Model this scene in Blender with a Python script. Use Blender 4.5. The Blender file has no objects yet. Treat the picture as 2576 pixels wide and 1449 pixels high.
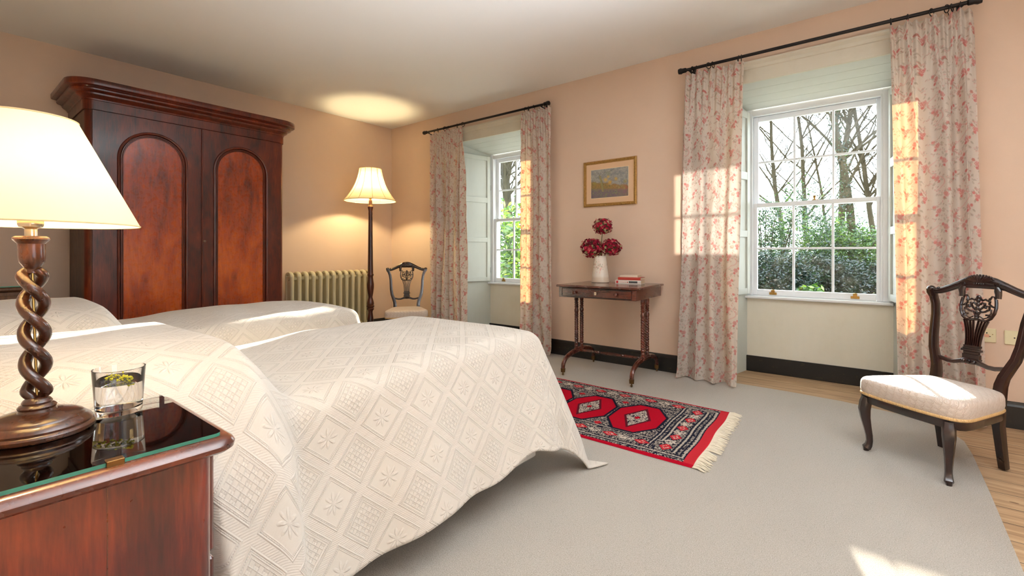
import bpy, math, random
import numpy as np
from mathutils import Vector, Matrix
from mathutils.geometry import tessellate_polygon
PI = math.pi
C = bpy.context.scene.collection
R = math.radians
sin, cos = math.sin, math.cos

# ------------------------------------------------------------------ mesh builder
class MB:
    def __init__(s):
        s.v = []; s.f = []; s.m = []
    def add(s, vs, fs, mi=0):
        o = len(s.v); s.v += [tuple(p) for p in vs]
        s.f += [tuple(i + o for i in f) for f in fs]; s.m += [mi] * len(fs)
        return s
    def box(s, x0, x1, y0, y1, z0, z1, mi=0):
        vs = [(x, y, z) for z in (z0, z1) for y in (y0, y1) for x in (x0, x1)]
        return s.add(vs, [(0, 2, 3, 1), (4, 5, 7, 6), (0, 1, 5, 4), (2, 6, 7, 3), (0, 4, 6, 2), (1, 3, 7, 5)], mi)
    def rbox(s, x0, x1, y0, y1, z0, z1, r=.004, mi=0):
        """box with chamfered edges (all twelve)"""
        vs = []; X = (x0, x1); Y = (y0, y1); Z = (z0, z1)
        idx = {}
        for i in (0, 1):
            for j in (0, 1):
                for k in (0, 1):
                    sx, sy, sz = 1 - 2 * i, 1 - 2 * j, 1 - 2 * k
                    idx[(i, j, k, 'x')] = len(vs); vs.append((X[i], Y[j] + sy * r, Z[k] + sz * r))
                    idx[(i, j, k, 'y')] = len(vs); vs.append((X[i] + sx * r, Y[j], Z[k] + sz * r))
                    idx[(i, j, k, 'z')] = len(vs); vs.append((X[i] + sx * r, Y[j] + sy * r, Z[k]))
        fs = []
        q = [(0, 0), (1, 0), (1, 1), (0, 1)]
        for i in (0, 1):
            f = [idx[(i, a, b, 'x')] for a, b in q]; fs.append(f if i else f[::-1])
            f = [idx[(a, i, b, 'y')] for a, b in q]; fs.append(f[::-1] if i else f)
            f = [idx[(a, b, i, 'z')] for a, b in q]; fs.append(f if i else f[::-1])
        for a in (0, 1):
            for b in (0, 1):
                fl = (a + b) % 2
                f = [idx[(0, a, b, 'y')], idx[(1, a, b, 'y')], idx[(1, a, b, 'z')], idx[(0, a, b, 'z')]]; fs.append(f if fl else f[::-1])
                f = [idx[(a, 0, b, 'x')], idx[(a, 1, b, 'x')], idx[(a, 1, b, 'z')], idx[(a, 0, b, 'z')]]; fs.append(f[::-1] if fl else f)
                f = [idx[(a, b, 0, 'x')], idx[(a, b, 1, 'x')], idx[(a, b, 1, 'y')], idx[(a, b, 0, 'y')]]; fs.append(f if fl else f[::-1])
        for i in (0, 1):
            for j in (0, 1):
                for k in (0, 1):
                    f = [idx[(i, j, k, 'x')], idx[(i, j, k, 'y')], idx[(i, j, k, 'z')]]
                    fs.append(f if (i + j + k) % 2 else f[::-1])
        return s.add(vs, fs, mi)
    def lathe(s, prof, c=(0, 0, 0), n=32, mi=0, rfun=None, cap=True, a0=0):
        vs = []; fs = []
        for (r, h) in prof:
            for i in range(n):
                a = 2 * PI * i / n + a0
                rr = r if rfun is None else rfun(r, h, a)
                vs.append((c[0] + rr * cos(a), c[1] + rr * sin(a), c[2] + h))
        for k in range(len(prof) - 1):
            for i in range(n):
                j = (i + 1) % n
                fs.append((k * n + i, k * n + j, (k + 1) * n + j, (k + 1) * n + i))
        if cap:
            if prof[0][0] > 1e-4: fs.append(tuple(range(n))[::-1])
            if prof[-1][0] > 1e-4: fs.append(tuple((len(prof) - 1) * n + i for i in range(n)))
        return s.add(vs, fs, mi)
    def tube(s, pts, rad, n=8, up=None, closed=False, mi=0, cap=True, sq=False):
        pts = [Vector(p) for p in pts]; N = len(pts)
        if not isinstance(rad, list): rad = [rad] * N
        vs = []; fs = []
        prev = None
        for i, p in enumerate(pts):
            if closed: t = pts[(i + 1) % N] - pts[i - 1]
            else: t = pts[min(i + 1, N - 1)] - pts[max(i - 1, 0)]
            if t.length < 1e-9: t = Vector((0, 0, 1))
            t.normalize()
            if up is not None:
                u = Vector(up); sd = t.cross(u)
                if sd.length < 1e-4: sd = Vector((1, 0, 0))
                sd.normalize(); u = sd.cross(t)
            else:
                if prev is None:
                    a = Vector((0, 0, 1)) if abs(t.z) < .9 else Vector((1, 0, 0))
                    sd = t.cross(a).normalized()
                else:
                    sd = (prev - t * prev.dot(t)).normalized()
                prev = sd; u = sd.cross(t)
            r = rad[i]; ra, rb = (r if isinstance(r, (tuple, list)) else (r, r))
            for k in range(n):
                a = 2 * PI * (k + .5) / n
                ca, sa = cos(a), sin(a)
                if sq:
                    m = max(abs(ca), abs(sa)); m = m ** .7; ca /= m; sa /= m
                vs.append(p + sd * (ra * ca) + u * (rb * sa))
        M = N if closed else N - 1
        for i in range(M):
            for k in range(n):
                j = (k + 1) % n; i2 = (i + 1) % N
                fs.append((i * n + k, i * n + j, i2 * n + j, i2 * n + k))
        if cap and not closed:
            fs.append(tuple(range(n))[::-1]); fs.append(tuple((N - 1) * n + k for k in range(n)))
        return s.add(vs, fs, mi)
    def prism(s, poly, d0, d1, axis='z', holes=(), mi=0):
        """poly in 2D; axis 'z': (x,y) extruded in z; 'y': (x,z); 'x': (y,z)"""
        loops = [list(poly)] + [list(h) for h in holes]
        tris = tessellate_polygon([[Vector((a, b, 0)) for a, b in l] for l in loops])
        flat = [p for l in loops for p in l]; n = len(flat)
        def mk(a, b, d):
            return (a, b, d) if axis == 'z' else ((a, d, b) if axis == 'y' else (d, a, b))
        vs = [mk(a, b, d0) for a, b in flat] + [mk(a, b, d1) for a, b in flat]
        fs = []
        for t in tris:
            fs.append(tuple(t)); fs.append(tuple(i + n for i in reversed(t)))
        o = 0
        for l in loops:
            L = len(l)
            for i in range(L):
                j = (i + 1) % L
                fs.append((o + i, o + j, n + o + j, n + o + i))
            o += L
        return s.add(vs, fs, mi)
    def sweep(s, path, prof, closed=False, up=(0, 0, 1), mi=0):
        """profile (a,b): a along outward side (t x up), b along up; mitred"""
        P = [Vector(p) for p in path]; N = len(P); U = Vector(up)
        vs = []; fs = []; n = len(prof)
        for i in range(N):
            if closed: t0 = (P[i] - P[i - 1]).normalized(); t1 = (P[(i + 1) % N] - P[i]).normalized()
            else:
                t1 = (P[min(i + 1, N - 1)] - P[min(i, N - 2)]).normalized(); t0 = (P[max(i, 1)] - P[max(i, 1) - 1]).normalized()
            s0 = t0.cross(U).normalized(); s1 = t1.cross(U).normalized()
            sd = (s0 + s1); sd.normalize(); k = 1 / max(.3, sd.dot(s0))
            for a, b in prof: vs.append(P[i] + sd * (a * k) + U * b)
        M = N if closed else N - 1
        for i in range(M):
            i2 = (i + 1) % N
            for k in range(n - 1):
                fs.append((i * n + k, i2 * n + k, i2 * n + k + 1, i * n + k + 1))
        if not closed:
            fs.append(tuple(range(n))); fs.append(tuple((N - 1) * n + k for k in range(n))[::-1])
        return s.add(vs, fs, mi)
    def ball(s, c, r, n=12, m=8, mi=0, sc=(1, 1, 1)):
        vs = [(c[0], c[1], c[2] - r * sc[2])]; fs = []
        for k in range(1, m):
            ph = -PI / 2 + PI * k / m
            for i in range(n):
                a = 2 * PI * i / n
                vs.append((c[0] + r * sc[0] * cos(ph) * cos(a), c[1] + r * sc[1] * cos(ph) * sin(a), c[2] + r * sc[2] * sin(ph)))
        vs.append((c[0], c[1], c[2] + r * sc[2]))
        for i in range(n):
            j = (i + 1) % n
            fs.append((0, 1 + j, 1 + i))
            for k in range(m - 2):
                a = 1 + k * n
                fs.append((a + i, a + j, a + n + j, a + n + i))
            b = 1 + (m - 2) * n
            fs.append((b + i, b + j, len(vs) - 1))
        return s.add(vs, fs, mi)
    def xf(s, M, i0=0):
        for i in range(i0, len(s.v)): s.v[i] = tuple(M @ Vector(s.v[i]))
        return s
    def build(s, name, mat, parent=None, world=False, smooth=35, fixn=False):
        me = bpy.data.meshes.new(name)
        v = np.array(s.v, dtype=np.float64)
        loc = None
        if parent is not None and world: v = v - np.array(parent.location)
        if parent is None:
            lo, hi = v.min(0), v.max(0); loc = ((lo[0] + hi[0]) / 2, (lo[1] + hi[1]) / 2, lo[2]); v = v - np.array(loc)
        me.from_pydata([tuple(p) for p in v], [], s.f)
        mats = mat if isinstance(mat, (list, tuple)) else [mat]
        for m in mats: me.materials.append(m)
        if len(mats) > 1: me.polygons.foreach_set('material_index', s.m)
        if fixn:
            import bmesh
            bm = bmesh.new(); bm.from_mesh(me); bmesh.ops.recalc_face_normals(bm, faces=bm.faces); bm.to_mesh(me); bm.free()
        me.update()
        if smooth:
            me.polygons.foreach_set('use_smooth', [True] * len(me.polygons))
            if smooth < 180: me.set_sharp_from_angle(angle=R(smooth))
        o = bpy.data.objects.new(name, me); C.objects.link(o)
        if parent is not None: o.parent = parent
        elif loc: o.location = loc
        return o

def grid_obj(name, P, mat, parent=None, uv=None, col=None, wrap=False, two=False, world=False, loc=None, thick=0):
    """P: (ny,nx,3) array -> smooth quad grid mesh, optional uv (ny,nx,2), colour (ny,nx,3)"""
    ny, nx = P.shape[:2]
    P = P.astype(np.float64).copy()
    if parent is not None and world: P -= np.array(parent.location)
    if parent is None:
        if loc is None:
            lo = P.reshape(-1, 3).min(0); hi = P.reshape(-1, 3).max(0); loc = ((lo[0] + hi[0]) / 2, (lo[1] + hi[1]) / 2, lo[2])
        P -= np.array(loc)
    cols = nx if wrap else nx - 1
    jj, ii = np.meshgrid(np.arange(ny - 1), np.arange(cols), indexing='ij')
    i2 = (ii + 1) % nx
    F = np.stack([jj * nx + ii, jj * nx + i2, (jj + 1) * nx + i2, (jj + 1) * nx + ii], -1).reshape(-1, 4)
    me = bpy.data.meshes.new(name)
    me.vertices.add(nx * ny); me.vertices.foreach_set('co', P.reshape(-1))
    n = len(F); me.loops.add(n * 4); me.polygons.add(n)
    me.loops.foreach_set('vertex_index', F.reshape(-1).astype(np.int32))
    me.polygons.foreach_set('loop_start', np.arange(0, n * 4, 4, dtype=np.int32))
    me.update(calc_edges=True)
    me.polygons.foreach_set('use_smooth', np.ones(n, dtype=bool))
    if uv is not None:
        l = me.uv_layers.new(name='UVMap')
        l.data.foreach_set('uv', uv.reshape(-1, 2)[F.reshape(-1)].astype(np.float32).reshape(-1))
    if col is not None:
        a = me.color_attributes.new('Col', 'FLOAT_COLOR', 'POINT')
        cc = np.ones((nx * ny, 4), dtype=np.float32); cc[:, :3] = col.reshape(-1, 3)
        a.data.foreach_set('color', cc.reshape(-1))
    me.materials.append(mat); me.validate(); me.update()
    o = bpy.data.objects.new(name, me); C.objects.link(o)
    if parent is not None: o.parent = parent
    elif loc is not None: o.location = loc
    if thick:
        md = o.modifiers.new('thickness', 'SOLIDIFY'); md.thickness = thick; md.offset = 0
    return o

def soup(name, V, F, mat, parent=None, world=True, col=None):
    """numpy vertices (n,3) + quads (m,4)"""
    V = V.astype(np.float64).copy(); loc = None
    if parent is not None and world: V -= np.array(parent.location)
    if parent is None:
        lo, hi = V.min(0), V.max(0); loc = ((lo[0] + hi[0]) / 2, (lo[1] + hi[1]) / 2, lo[2]); V -= np.array(loc)
    me = bpy.data.meshes.new(name); n = len(F)
    me.vertices.add(len(V)); me.vertices.foreach_set('co', V.reshape(-1))
    me.loops.add(n * 4); me.polygons.add(n)
    me.loops.foreach_set('vertex_index', F.reshape(-1).astype(np.int32))
    me.polygons.foreach_set('loop_start', np.arange(0, n * 4, 4, dtype=np.int32))
    me.update(calc_edges=True)
    if col is not None:
        a = me.color_attributes.new('Col', 'FLOAT_COLOR', 'POINT')
        cc = np.ones((len(V), 4), dtype=np.float32); cc[:, :3] = col
        a.data.foreach_set('color', cc.reshape(-1))
    me.materials.append(mat); me.update()
    o = bpy.data.objects.new(name, me); C.objects.link(o)
    if parent is not None: o.parent = parent
    elif loc: o.location = loc
    return o

def tag(o, label=None, cat=None, group=None, kind=None):
    if label: o['label'] = label
    if cat: o['category'] = cat
    if group: o['group'] = group
    if kind: o['kind'] = kind
    return o
def thing(name, loc, label, cat, rz=0, group=None, kind=None):
    o = bpy.data.objects.new(name, None); C.objects.link(o); o.empty_display_size = .1
    o.location = loc; o.rotation_euler = (0, 0, rz)
    return tag(o, label, cat, group, kind)
def dup(root, loc=None, rz=None, label=None, group=None):
    r = root.copy(); C.objects.link(r)
    if loc is not None: r.location = loc
    if rz is not None: r.rotation_euler = (0, 0, rz)
    if label: r['label'] = label
    if group: r['group'] = group
    for ch in list(root.children):
        c = ch.copy(); C.objects.link(c); c.parent = r
        for g in list(ch.children):
            d = g.copy(); C.objects.link(d); d.parent = c
    return r

# ------------------------------------------------------------------ shader helpers
class S:
    def __init__(s, g, o): s.g = g; s.o = o
    def _m(s, op, b=None, c=None): return s.g.math(op, s, b, c)
    def __add__(s, b): return s._m('ADD', b)
    __radd__ = __add__
    def __sub__(s, b): return s._m('SUBTRACT', b)
    def __rsub__(s, b): return s.g.math('SUBTRACT', b, s)
    def __mul__(s, b): return s._m('MULTIPLY', b)
    __rmul__ = __mul__
    def __truediv__(s, b): return s._m('DIVIDE', b)
    def floor(s): return s._m('FLOOR')
    def frac(s): return s._m('FRACT')
    def abs(s): return s._m('ABSOLUTE')
    def sin(s): return s._m('SINE')
    def cos(s): return s._m('COSINE')
    def max(s, b): return s._m('MAXIMUM', b)
    def min(s, b): return s._m('MINIMUM', b)
    def pow(s, b): return s._m('POWER', b)
    def gt(s, b): return s._m('GREATER_THAN', b)
    def lt(s, b): return s._m('LESS_THAN', b)
    def clamp(s): return s.max(0.0).min(1.0)
    def ss(s, a, b):
        n = s.g.nt.nodes.new('ShaderNodeMapRange'); n.interpolation_type = 'SMOOTHSTEP'
        s.g.link(s, n.inputs[0]); n.inputs[1].default_value = a; n.inputs[2].default_value = b
        return S(s.g, n.outputs[0])
class G:
    def __init__(s, name):
        s.mat = bpy.data.materials.new(name); s.mat.use_nodes = True
        s.nt = s.mat.node_tree; s.nt.nodes.clear()
        s.out = s.nt.nodes.new('ShaderNodeOutputMaterial')
    def link(s, a, inp):
        if isinstance(a, S): s.nt.links.new(a.o, inp)
        elif isinstance(a, (int, float)):
            try: inp.default_value = a
            except TypeError: inp.default_value = (a, a, a)
        elif a is not None:
            if len(a) == 3 and len(inp.default_value) == 4: a = tuple(a) + (1,)
            inp.default_value = a
    def math(s, op, a, b=None, c=None):
        n = s.nt.nodes.new('ShaderNodeMath'); n.operation = op
        for i, x in enumerate((a, b, c)):
            if x is not None: s.link(x, n.inputs[i])
        return S(s, n.outputs[0])
    def coord(s, k='Object'):
        n = s.nt.nodes.new('ShaderNodeTexCoord'); return S(s, n.outputs[k])
    def geo(s, k='Position'):
        n = s.nt.nodes.new('ShaderNodeNewGeometry'); return S(s, n.outputs[k])
    def attr(s, k='Col'):
        n = s.nt.nodes.new('ShaderNodeAttribute'); n.attribute_name = k; return S(s, n.outputs['Color'])
    def rnd(s):
        n = s.nt.nodes.new('ShaderNodeObjectInfo'); return S(s, n.outputs['Random'])
    def map(s, v, scale=(1, 1, 1), rot=(0, 0, 0), loc=(0, 0, 0)):
        n = s.nt.nodes.new('ShaderNodeMapping'); s.link(v, n.inputs[0])
        n.inputs[1].default_value = loc; n.inputs[2].default_value = rot; n.inputs[3].default_value = scale
        return S(s, n.outputs[0])
    def noise(s, v, scale=5, detail=3, rough=.5, dist=0, color=False):
        n = s.nt.nodes.new('ShaderNodeTexNoise'); s.link(v, n.inputs['Vector'])
        n.inputs['Scale'].default_value = scale; n.inputs['Detail'].default_value = detail
        n.inputs['Roughness'].default_value = rough; n.inputs['Distortion'].default_value = dist
        return S(s, n.outputs[1 if color else 0])
    def voro(s, v, scale=5, out='Distance', feat='F1'):
        n = s.nt.nodes.new('ShaderNodeTexVoronoi'); s.link(v, n.inputs['Vector']); n.feature = feat
        n.inputs['Scale'].default_value = scale
        return S(s, n.outputs[out])
    def sep(s, v):
        n = s.nt.nodes.new('ShaderNodeSeparateXYZ'); s.link(v, n.inputs[0])
        return [S(s, n.outputs[i]) for i in range(3)]
    def comb(s, x, y, z):
        n = s.nt.nodes.new('ShaderNodeCombineXYZ')
        for i, a in enumerate((x, y, z)): s.link(a, n.inputs[i])
        return S(s, n.outputs[0])
    def mix(s, f, a, b, mode='MIX'):
        n = s.nt.nodes.new('ShaderNodeMix'); n.data_type = 'RGBA'; n.blend_type = mode
        s.link(f, n.inputs[0]); s.link(a, n.inputs[6]); s.link(b, n.inputs[7])
        return S(s, n.outputs[2])
    def ramp(s, f, stops, interp='LINEAR'):
        n = s.nt.nodes.new('ShaderNodeValToRGB'); s.link(f, n.inputs[0]); r = n.color_ramp; r.interpolation = interp
        while len(r.elements) < len(stops): r.elements.new(.5)
        for e, (p, c) in zip(r.elements, stops): e.position = p; e.color = tuple(c) + (1,) if len(c) == 3 else c
        return S(s, n.outputs[0])
    def bump(s, h, strength=.5, dist=.01, normal=None):
        n = s.nt.nodes.new('ShaderNodeBump'); s.link(h, n.inputs['Height'])
        n.inputs['Strength'].default_value = strength; n.inputs['Distance'].default_value = dist
        if normal is not None: s.link(normal, n.inputs['Normal'])
        return S(s, n.outputs[0])
    def pbsdf(s, color, rough=.5, metal=0, normal=None, coat=0, coatr=.1, spec=.5, trans=0, ior=1.45, sheen=0, emis=None, estr=0, alpha=None, sss=0):
        n = s.nt.nodes.new('ShaderNodeBsdfPrincipled'); I = n.inputs
        s.link(color, I['Base Color']); s.link(rough, I['Roughness']); s.link(metal, I['Metallic'])
        if normal is not None: s.link(normal, I['Normal'])
        I['Coat Weight'].default_value = coat; I['Coat Roughness'].default_value = coatr
        I['Specular IOR Level'].default_value = spec; I['Transmission Weight'].default_value = trans; I['IOR'].default_value = ior
        I['Sheen Weight'].default_value = sheen
        if emis is not None: s.link(emis, I['Emission Color']); I['Emission Strength'].default_value = estr
        return S(s, n.outputs[0])
    def sh(s, kind, color=None, rough=None, normal=None):
        n = s.nt.nodes.new('ShaderNodeBsdf' + kind)
        if color is not None: s.link(color, n.inputs['Color'])
        if rough is not None: s.link(rough, n.inputs['Roughness'])
        if normal is not None: s.link(normal, n.inputs['Normal'])
        return S(s, n.outputs[0])
    def mixsh(s, f, a, b):
        n = s.nt.nodes.new('ShaderNodeMixShader'); s.link(f, n.inputs[0])
        s.nt.links.new(a.o, n.inputs[1]); s.nt.links.new(b.o, n.inputs[2]); return S(s, n.outputs[0])
    def fin(s, sh):
        s.nt.links.new(sh.o, s.out.inputs[0]); return s.mat

def srgb(r, g, b):
    f = lambda c: (c / 255 / 12.92) if c / 255 <= .04045 else ((c / 255 + .055) / 1.055) ** 2.4
    return (f(r), f(g), f(b))
def mul(c, k): return tuple(min(1, x * k) for x in c)

# ------------------------------------------------------------------ materials
def plain(name, col, rough=.5, metal=0, coat=0, var=.06, bump=0, bscale=60, spec=.5):
    g = G(name); o = g.coord()
    n = g.noise(o, 9, 4)
    c = g.mix(n, mul(col, 1 - var), mul(col, 1 + var))
    nm = g.bump(g.noise(o, bscale, 3), .4, bump) if bump else None
    return g.fin(g.pbsdf(c, rough, metal, nm, coat=coat, spec=spec))

def wood(name, dark, mid, light, grain='z', rough=.28, coat=.5, scale=1., flame=.5, seed=0., bump=.0004, contrast=1.):
    g = G(name); o = g.coord()
    sc = {'z': (1, 1, .09), 'x': (.09, 1, 1), 'y': (1, .09, 1)}[grain]
    sc2 = {'z': (1, 1, .35), 'x': (.35, 1, 1), 'y': (1, .35, 1)}[grain]
    v = g.map(o, scale=sc, loc=(seed, seed * 1.7, seed * .3))
    fine = g.noise(v, 120 * scale, 4, .6)
    mid_ = g.noise(g.map(o, scale=sc2, loc=(seed * 2, seed, seed)), 7 * scale, 5, .6, 1.2)
    big = g.noise(g.map(o, scale=sc2, loc=(seed, seed * 3, 0)), 2.6 * scale, 3, .5, .8)
    f = (fine * .28 + mid_ * (.45) + big * flame * .7 - .12 - flame * .1)
    f = ((f - .42) * (1.9 * contrast) + .42).clamp()
    c = g.ramp(f, [(.12, dark), (.48, mid), (.85, light)])
    return g.fin(g.pbsdf(c, (g.noise(o, 30, 3) * .12 + (rough - .06)), 0, g.bump(fine, .35, bump), coat=coat, coatr=.12))

M = {}
def materials():
    # walls: peach distemper
    g = G('peach_wall_paint'); o = g.geo()
    n = g.noise(o, 1.1, 4, .5); n2 = g.noise(o, 14, 4)
    c = g.mix(n, srgb(213, 186, 163), srgb(221, 197, 176))
    c = g.mix((n2 - .35).clamp() * .25, c, srgb(208, 182, 160))
    M['wall'] = g.fin(g.pbsdf(c, .85, normal=g.bump(g.noise(o, 5, 5) + g.noise(o, 160, 2) * .06, .35, .008)))
    g = G('white_ceiling_paint'); o = g.geo()
    M['ceiling'] = g.fin(g.pbsdf(g.mix(g.noise(o, 1.5, 4), srgb(238, 237, 234), srgb(243, 242, 240)), .9, normal=g.bump(g.noise(o, 3, 4), .3, .006)))
    # old white paint on wood
    def oldpaint(name, base, stain, amt, vert=True):
        g = G(name); o = g.geo()
        v = g.map(o, scale=(1, 1, .15) if vert else (.12, 1, 1))
        n = g.noise(v, 22, 4, .6); w = g.noise(o, 3.2, 5, .65)
        sp = g.voro(o, 26)
        c = g.mix(n, base, mul(base, .93))
        c = g.mix(((w - .5) * 2.4).clamp() * amt, c, stain)
        c = g.mix(sp.lt(.045) * g.noise(o, 2, 2).gt(.56) * .5, c, srgb(150, 130, 105))
        return g.fin(g.pbsdf(c, .42, normal=g.bump(n, .3, .0012)))
    M['trim'] = oldpaint('old_cream_paint', srgb(208, 202, 184), srgb(182, 168, 140), .55, False)
    M['apron'] = oldpaint('apron_cream_paint', srgb(226, 222, 206), srgb(204, 196, 170), .45)
    M['shutter'] = oldpaint('shutter_grey_paint', srgb(202, 207, 200), srgb(184, 186, 174), .4)
    M['sash'] = plain('white_sash_paint', srgb(232, 236, 240), .35, var=.02)
    # skirting
    g = G('black_skirting_paint'); o = g.geo()
    n = g.noise(g.map(o, scale=(1, 1, 2)), 18, 6, .7)
    c = g.mix(((n - .6) * 8).clamp() * .5, srgb(24, 23, 22), srgb(92, 80, 52))
    M['skirt'] = g.fin(g.pbsdf(c, .38, normal=g.bump(n, .5, .002)))
    # carpet
    g = G('beige_carpet'); o = g.geo()
    n = g.noise(o, 260, 3, .7); n2 = g.noise(o, 1.4, 3); n3 = g.noise(o, 60, 3, .6)
    c = g.mix(((n - .3) * 2.2).clamp(), srgb(146, 138, 126), srgb(210, 203, 193))
    c = g.mix(n2 * .3, c, srgb(196, 184, 168))
    c = g.mix(((n3 - .55) * 3).clamp() * .3, c, srgb(128, 118, 104))
    M['carpet'] = g.fin(g.pbsdf(c, .95, normal=g.bump(n + n3 * .35, 1., .005), spec=.1, sheen=.1))
    # floor boards along X
    g = G('pine_floorboards'); o = g.geo(); x, y, z = g.sep(o)
    row = (y * (1 / .16)); rid = row.floor(); e = (row.frac() - .5).abs()
    nn = g.noise(g.comb(x * .5 + rid * 3.7, y * 7., rid * 1.3), 6, 5, .6, .6)
    c = g.ramp(nn, [(.25, srgb(128, 98, 70)), (.5, srgb(166, 134, 100)), (.8, srgb(190, 164, 130))])
    kn = g.voro(g.comb(x * 1.2, y * 3, rid), 2.2)
    c = g.mix(kn.lt(.05), c, srgb(110, 78, 50))
    gap = e.gt(.487)
    c = g.mix(gap, c, srgb(40, 28, 18))
    M['boards'] = g.fin(g.pbsdf(c, .55, normal=g.bump(nn * .3 - gap * 1., .6, .002)))
    # woods
    M['mahog'] = wood('wardrobe_mahogany', srgb(42, 13, 7), srgb(98, 35, 15), srgb(158, 70, 26), rough=.32, coat=.25, flame=.6)
    M['mahog_panel'] = wood('flame_mahogany_panel', srgb(64, 20, 7), srgb(158, 62, 17), srgb(204, 100, 34), rough=.28, coat=.3, flame=.9, seed=3.1, contrast=1.0)
    M['mahog_side'] = wood('wardrobe_side_wood', srgb(70, 46, 28), srgb(112, 76, 48), srgb(140, 100, 66), rough=.5, coat=.1, flame=.3, seed=1.4)
    M['night'] = wood('bedside_mahogany', srgb(30, 8, 6), srgb(78, 20, 12), srgb(132, 46, 20), rough=.3, coat=.7, flame=.8, seed=5.2, contrast=1.1)
    M['night_top'] = wood('bedside_top_mahogany', srgb(40, 14, 8), srgb(66, 26, 14), srgb(96, 42, 20), grain='y', rough=.3, coat=.4, flame=.4, seed=7.7)
    M['night_edge'] = wood('bedside_edge_wood', srgb(66, 26, 14), srgb(120, 56, 26), srgb(160, 84, 40), grain='y', rough=.28, coat=.6, flame=.3, seed=2.7)
    M['twist'] = wood('barley_twist_oak', srgb(24, 11, 6), srgb(64, 31, 15), srgb(104, 56, 27), rough=.28, coat=.5, flame=.7, seed=8.2, scale=2)
    M['turned'] = wood('floor_lamp_wood', srgb(38, 14, 8), srgb(84, 34, 18), srgb(120, 56, 30), rough=.3, coat=.4, flame=.3, seed=.7)
    M['ebon'] = wood('dark_carved_mahogany', srgb(22, 11, 9), srgb(48, 22, 17), srgb(82, 36, 26), rough=.3, coat=.45, flame=.3, seed=4.4, scale=2)
    M['table'] = wood('side_table_mahogany', srgb(58, 24, 15), srgb(112, 52, 32), srgb(150, 78, 46), grain='x', rough=.26, coat=.5, flame=.3, seed=6.1)
    M['table_leg'] = wood('table_leg_mahogany', srgb(50, 20, 13), srgb(104, 46, 28), srgb(140, 70, 40), rough=.28, coat=.5, flame=.3, seed=6.9)
    M['brass'] = plain('aged_brass', srgb(176, 140, 78), .32, 1, var=.2)
    M['clip'] = plain('dark_brass_clip', srgb(120, 88, 50), .35, 1, var=.3)
    M['castor'] = plain('dull_castor_brass', srgb(92, 68, 38), .5, .8, var=.2)
    M['nickel'] = plain('worn_nickel', srgb(205, 196, 178), .2, 1, var=.08)
    M['iron'] = plain('black_iron', srgb(26, 22, 22), .45, .3, var=.2, bump=.0006)
    M['rad'] = plain('cream_radiator_enamel', srgb(206, 196, 160), .4, var=.03)
    M['plate'] = plain('cream_socket_plate', srgb(222, 214, 176), .35, var=.05)
    M['pink_plastic'] = plain('pink_socket_plastic', srgb(222, 170, 140), .5)
    M['dark'] = plain('dark_hole', srgb(16, 13, 12), .7)
    # glass
    g = G('clear_pane_glass')
    fr = g.nt.nodes.new('ShaderNodeFresnel'); fr.inputs[0].default_value = 1.45
    o = g.geo(); grime = ((g.noise(o, 6, 6, .75) - .52) * 2.2).clamp() * .10
    base = g.mixsh(S(g, fr.outputs[0]) * .8, g.sh('Transparent', (.97, .985, .98)), g.sh('Glossy', (1, 1, 1), .0))
    M['pane'] = g.fin(g.mixsh(grime, base, g.sh('Diffuse', srgb(220, 215, 200))))
    g = G('glass_table_cover')
    fr = g.nt.nodes.new('ShaderNodeFresnel'); fr.inputs[0].default_value = 1.5
    M['gtop'] = g.fin(g.mixsh((S(g, fr.outputs[0]) * 1.25).clamp(), g.sh('Transparent', (.93, .97, .95)), g.sh('Glossy', (1, 1, 1), .02)))
    g = G('green_glass_edge')
    M['gedge'] = g.fin(g.pbsdf(g.mix(g.noise(g.geo(), 20, 3), srgb(20, 96, 78), srgb(60, 140, 118)), .15, spec=.6, coat=.6))
    g = G('tumbler_glass')
    n = g.sh('Glass', (1, 1, 1), 0.0); n.o.node.inputs['IOR'].default_value = 1.45
    M['tumbler'] = g.fin(n)
    g = G('water')
    n = g.sh('Glass', (1, 1, 1), 0.0); n.o.node.inputs['IOR'].default_value = 1.33
    M['water'] = g.fin(n)
    # lamp shades
    def shade(name, col, t):
        g = G(name)
        o = g.coord(); w = g.noise(o, 150, 2)
        c = g.mix(w, mul(col, .96), col)
        return g.fin(g.mixsh(t, g.sh('Diffuse', c), g.sh('Translucent', c)))
    M['shade'] = shade('cream_lampshade_card', srgb(248, 230, 186), .12)
    M['shade2'] = shade('ivory_silk_shade', srgb(246, 224, 180), .20)
    M['shade_trim'] = plain('shade_piping', srgb(232, 208, 160), .8)
    for nm, col, st in (('bulb1', (1, .78, .50), 240), ('bulb2', (1, .80, .44), 860)):
        g = G('lit_' + nm)
        e = g.nt.nodes.new('ShaderNodeEmission'); e.inputs[0].default_value = col + (1,); e.inputs[1].default_value = st
        M[nm] = g.fin(S(g, e.outputs[0]))
    # bedspread: woven relief of diamonds
    g = G('woven_bedspread'); uv = g.coord('UV'); u, v, _ = g.sep(uv)
    L = .135 * math.sqrt(2)
    a = (u + v) * (1 / L); b = (u - v) * (1 / L)
    ia = a.floor(); ib = b.floor(); fa = a.frac() - .5; fb = b.frac() - .5
    par = ((ia + ib) * .5).frac().gt(.25)
    d = fa.abs().max(fb.abs())
    def line(x, c0, w): return 1 - ((x - c0).abs() * (1 / w)).ss(0, 1)
    rope = line(d, .40, .022) + line(d, .345, .018) * .6
    bead = line(d, .372, .02) * ((fa * 90).sin() * (fb * 90).sin()).abs() * .7
    r = (fa * fa + fb * fb).pow(.5)
    th = g.math('ARCTAN2', u * 0 + (fa + fb), fa - fb)
    pet = (th * 4).cos().abs().pow(.7) * .25
    flower = ((pet - r) * 14).clamp() * (r * 9).clamp() + (1 - (r * 16)).clamp()
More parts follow.
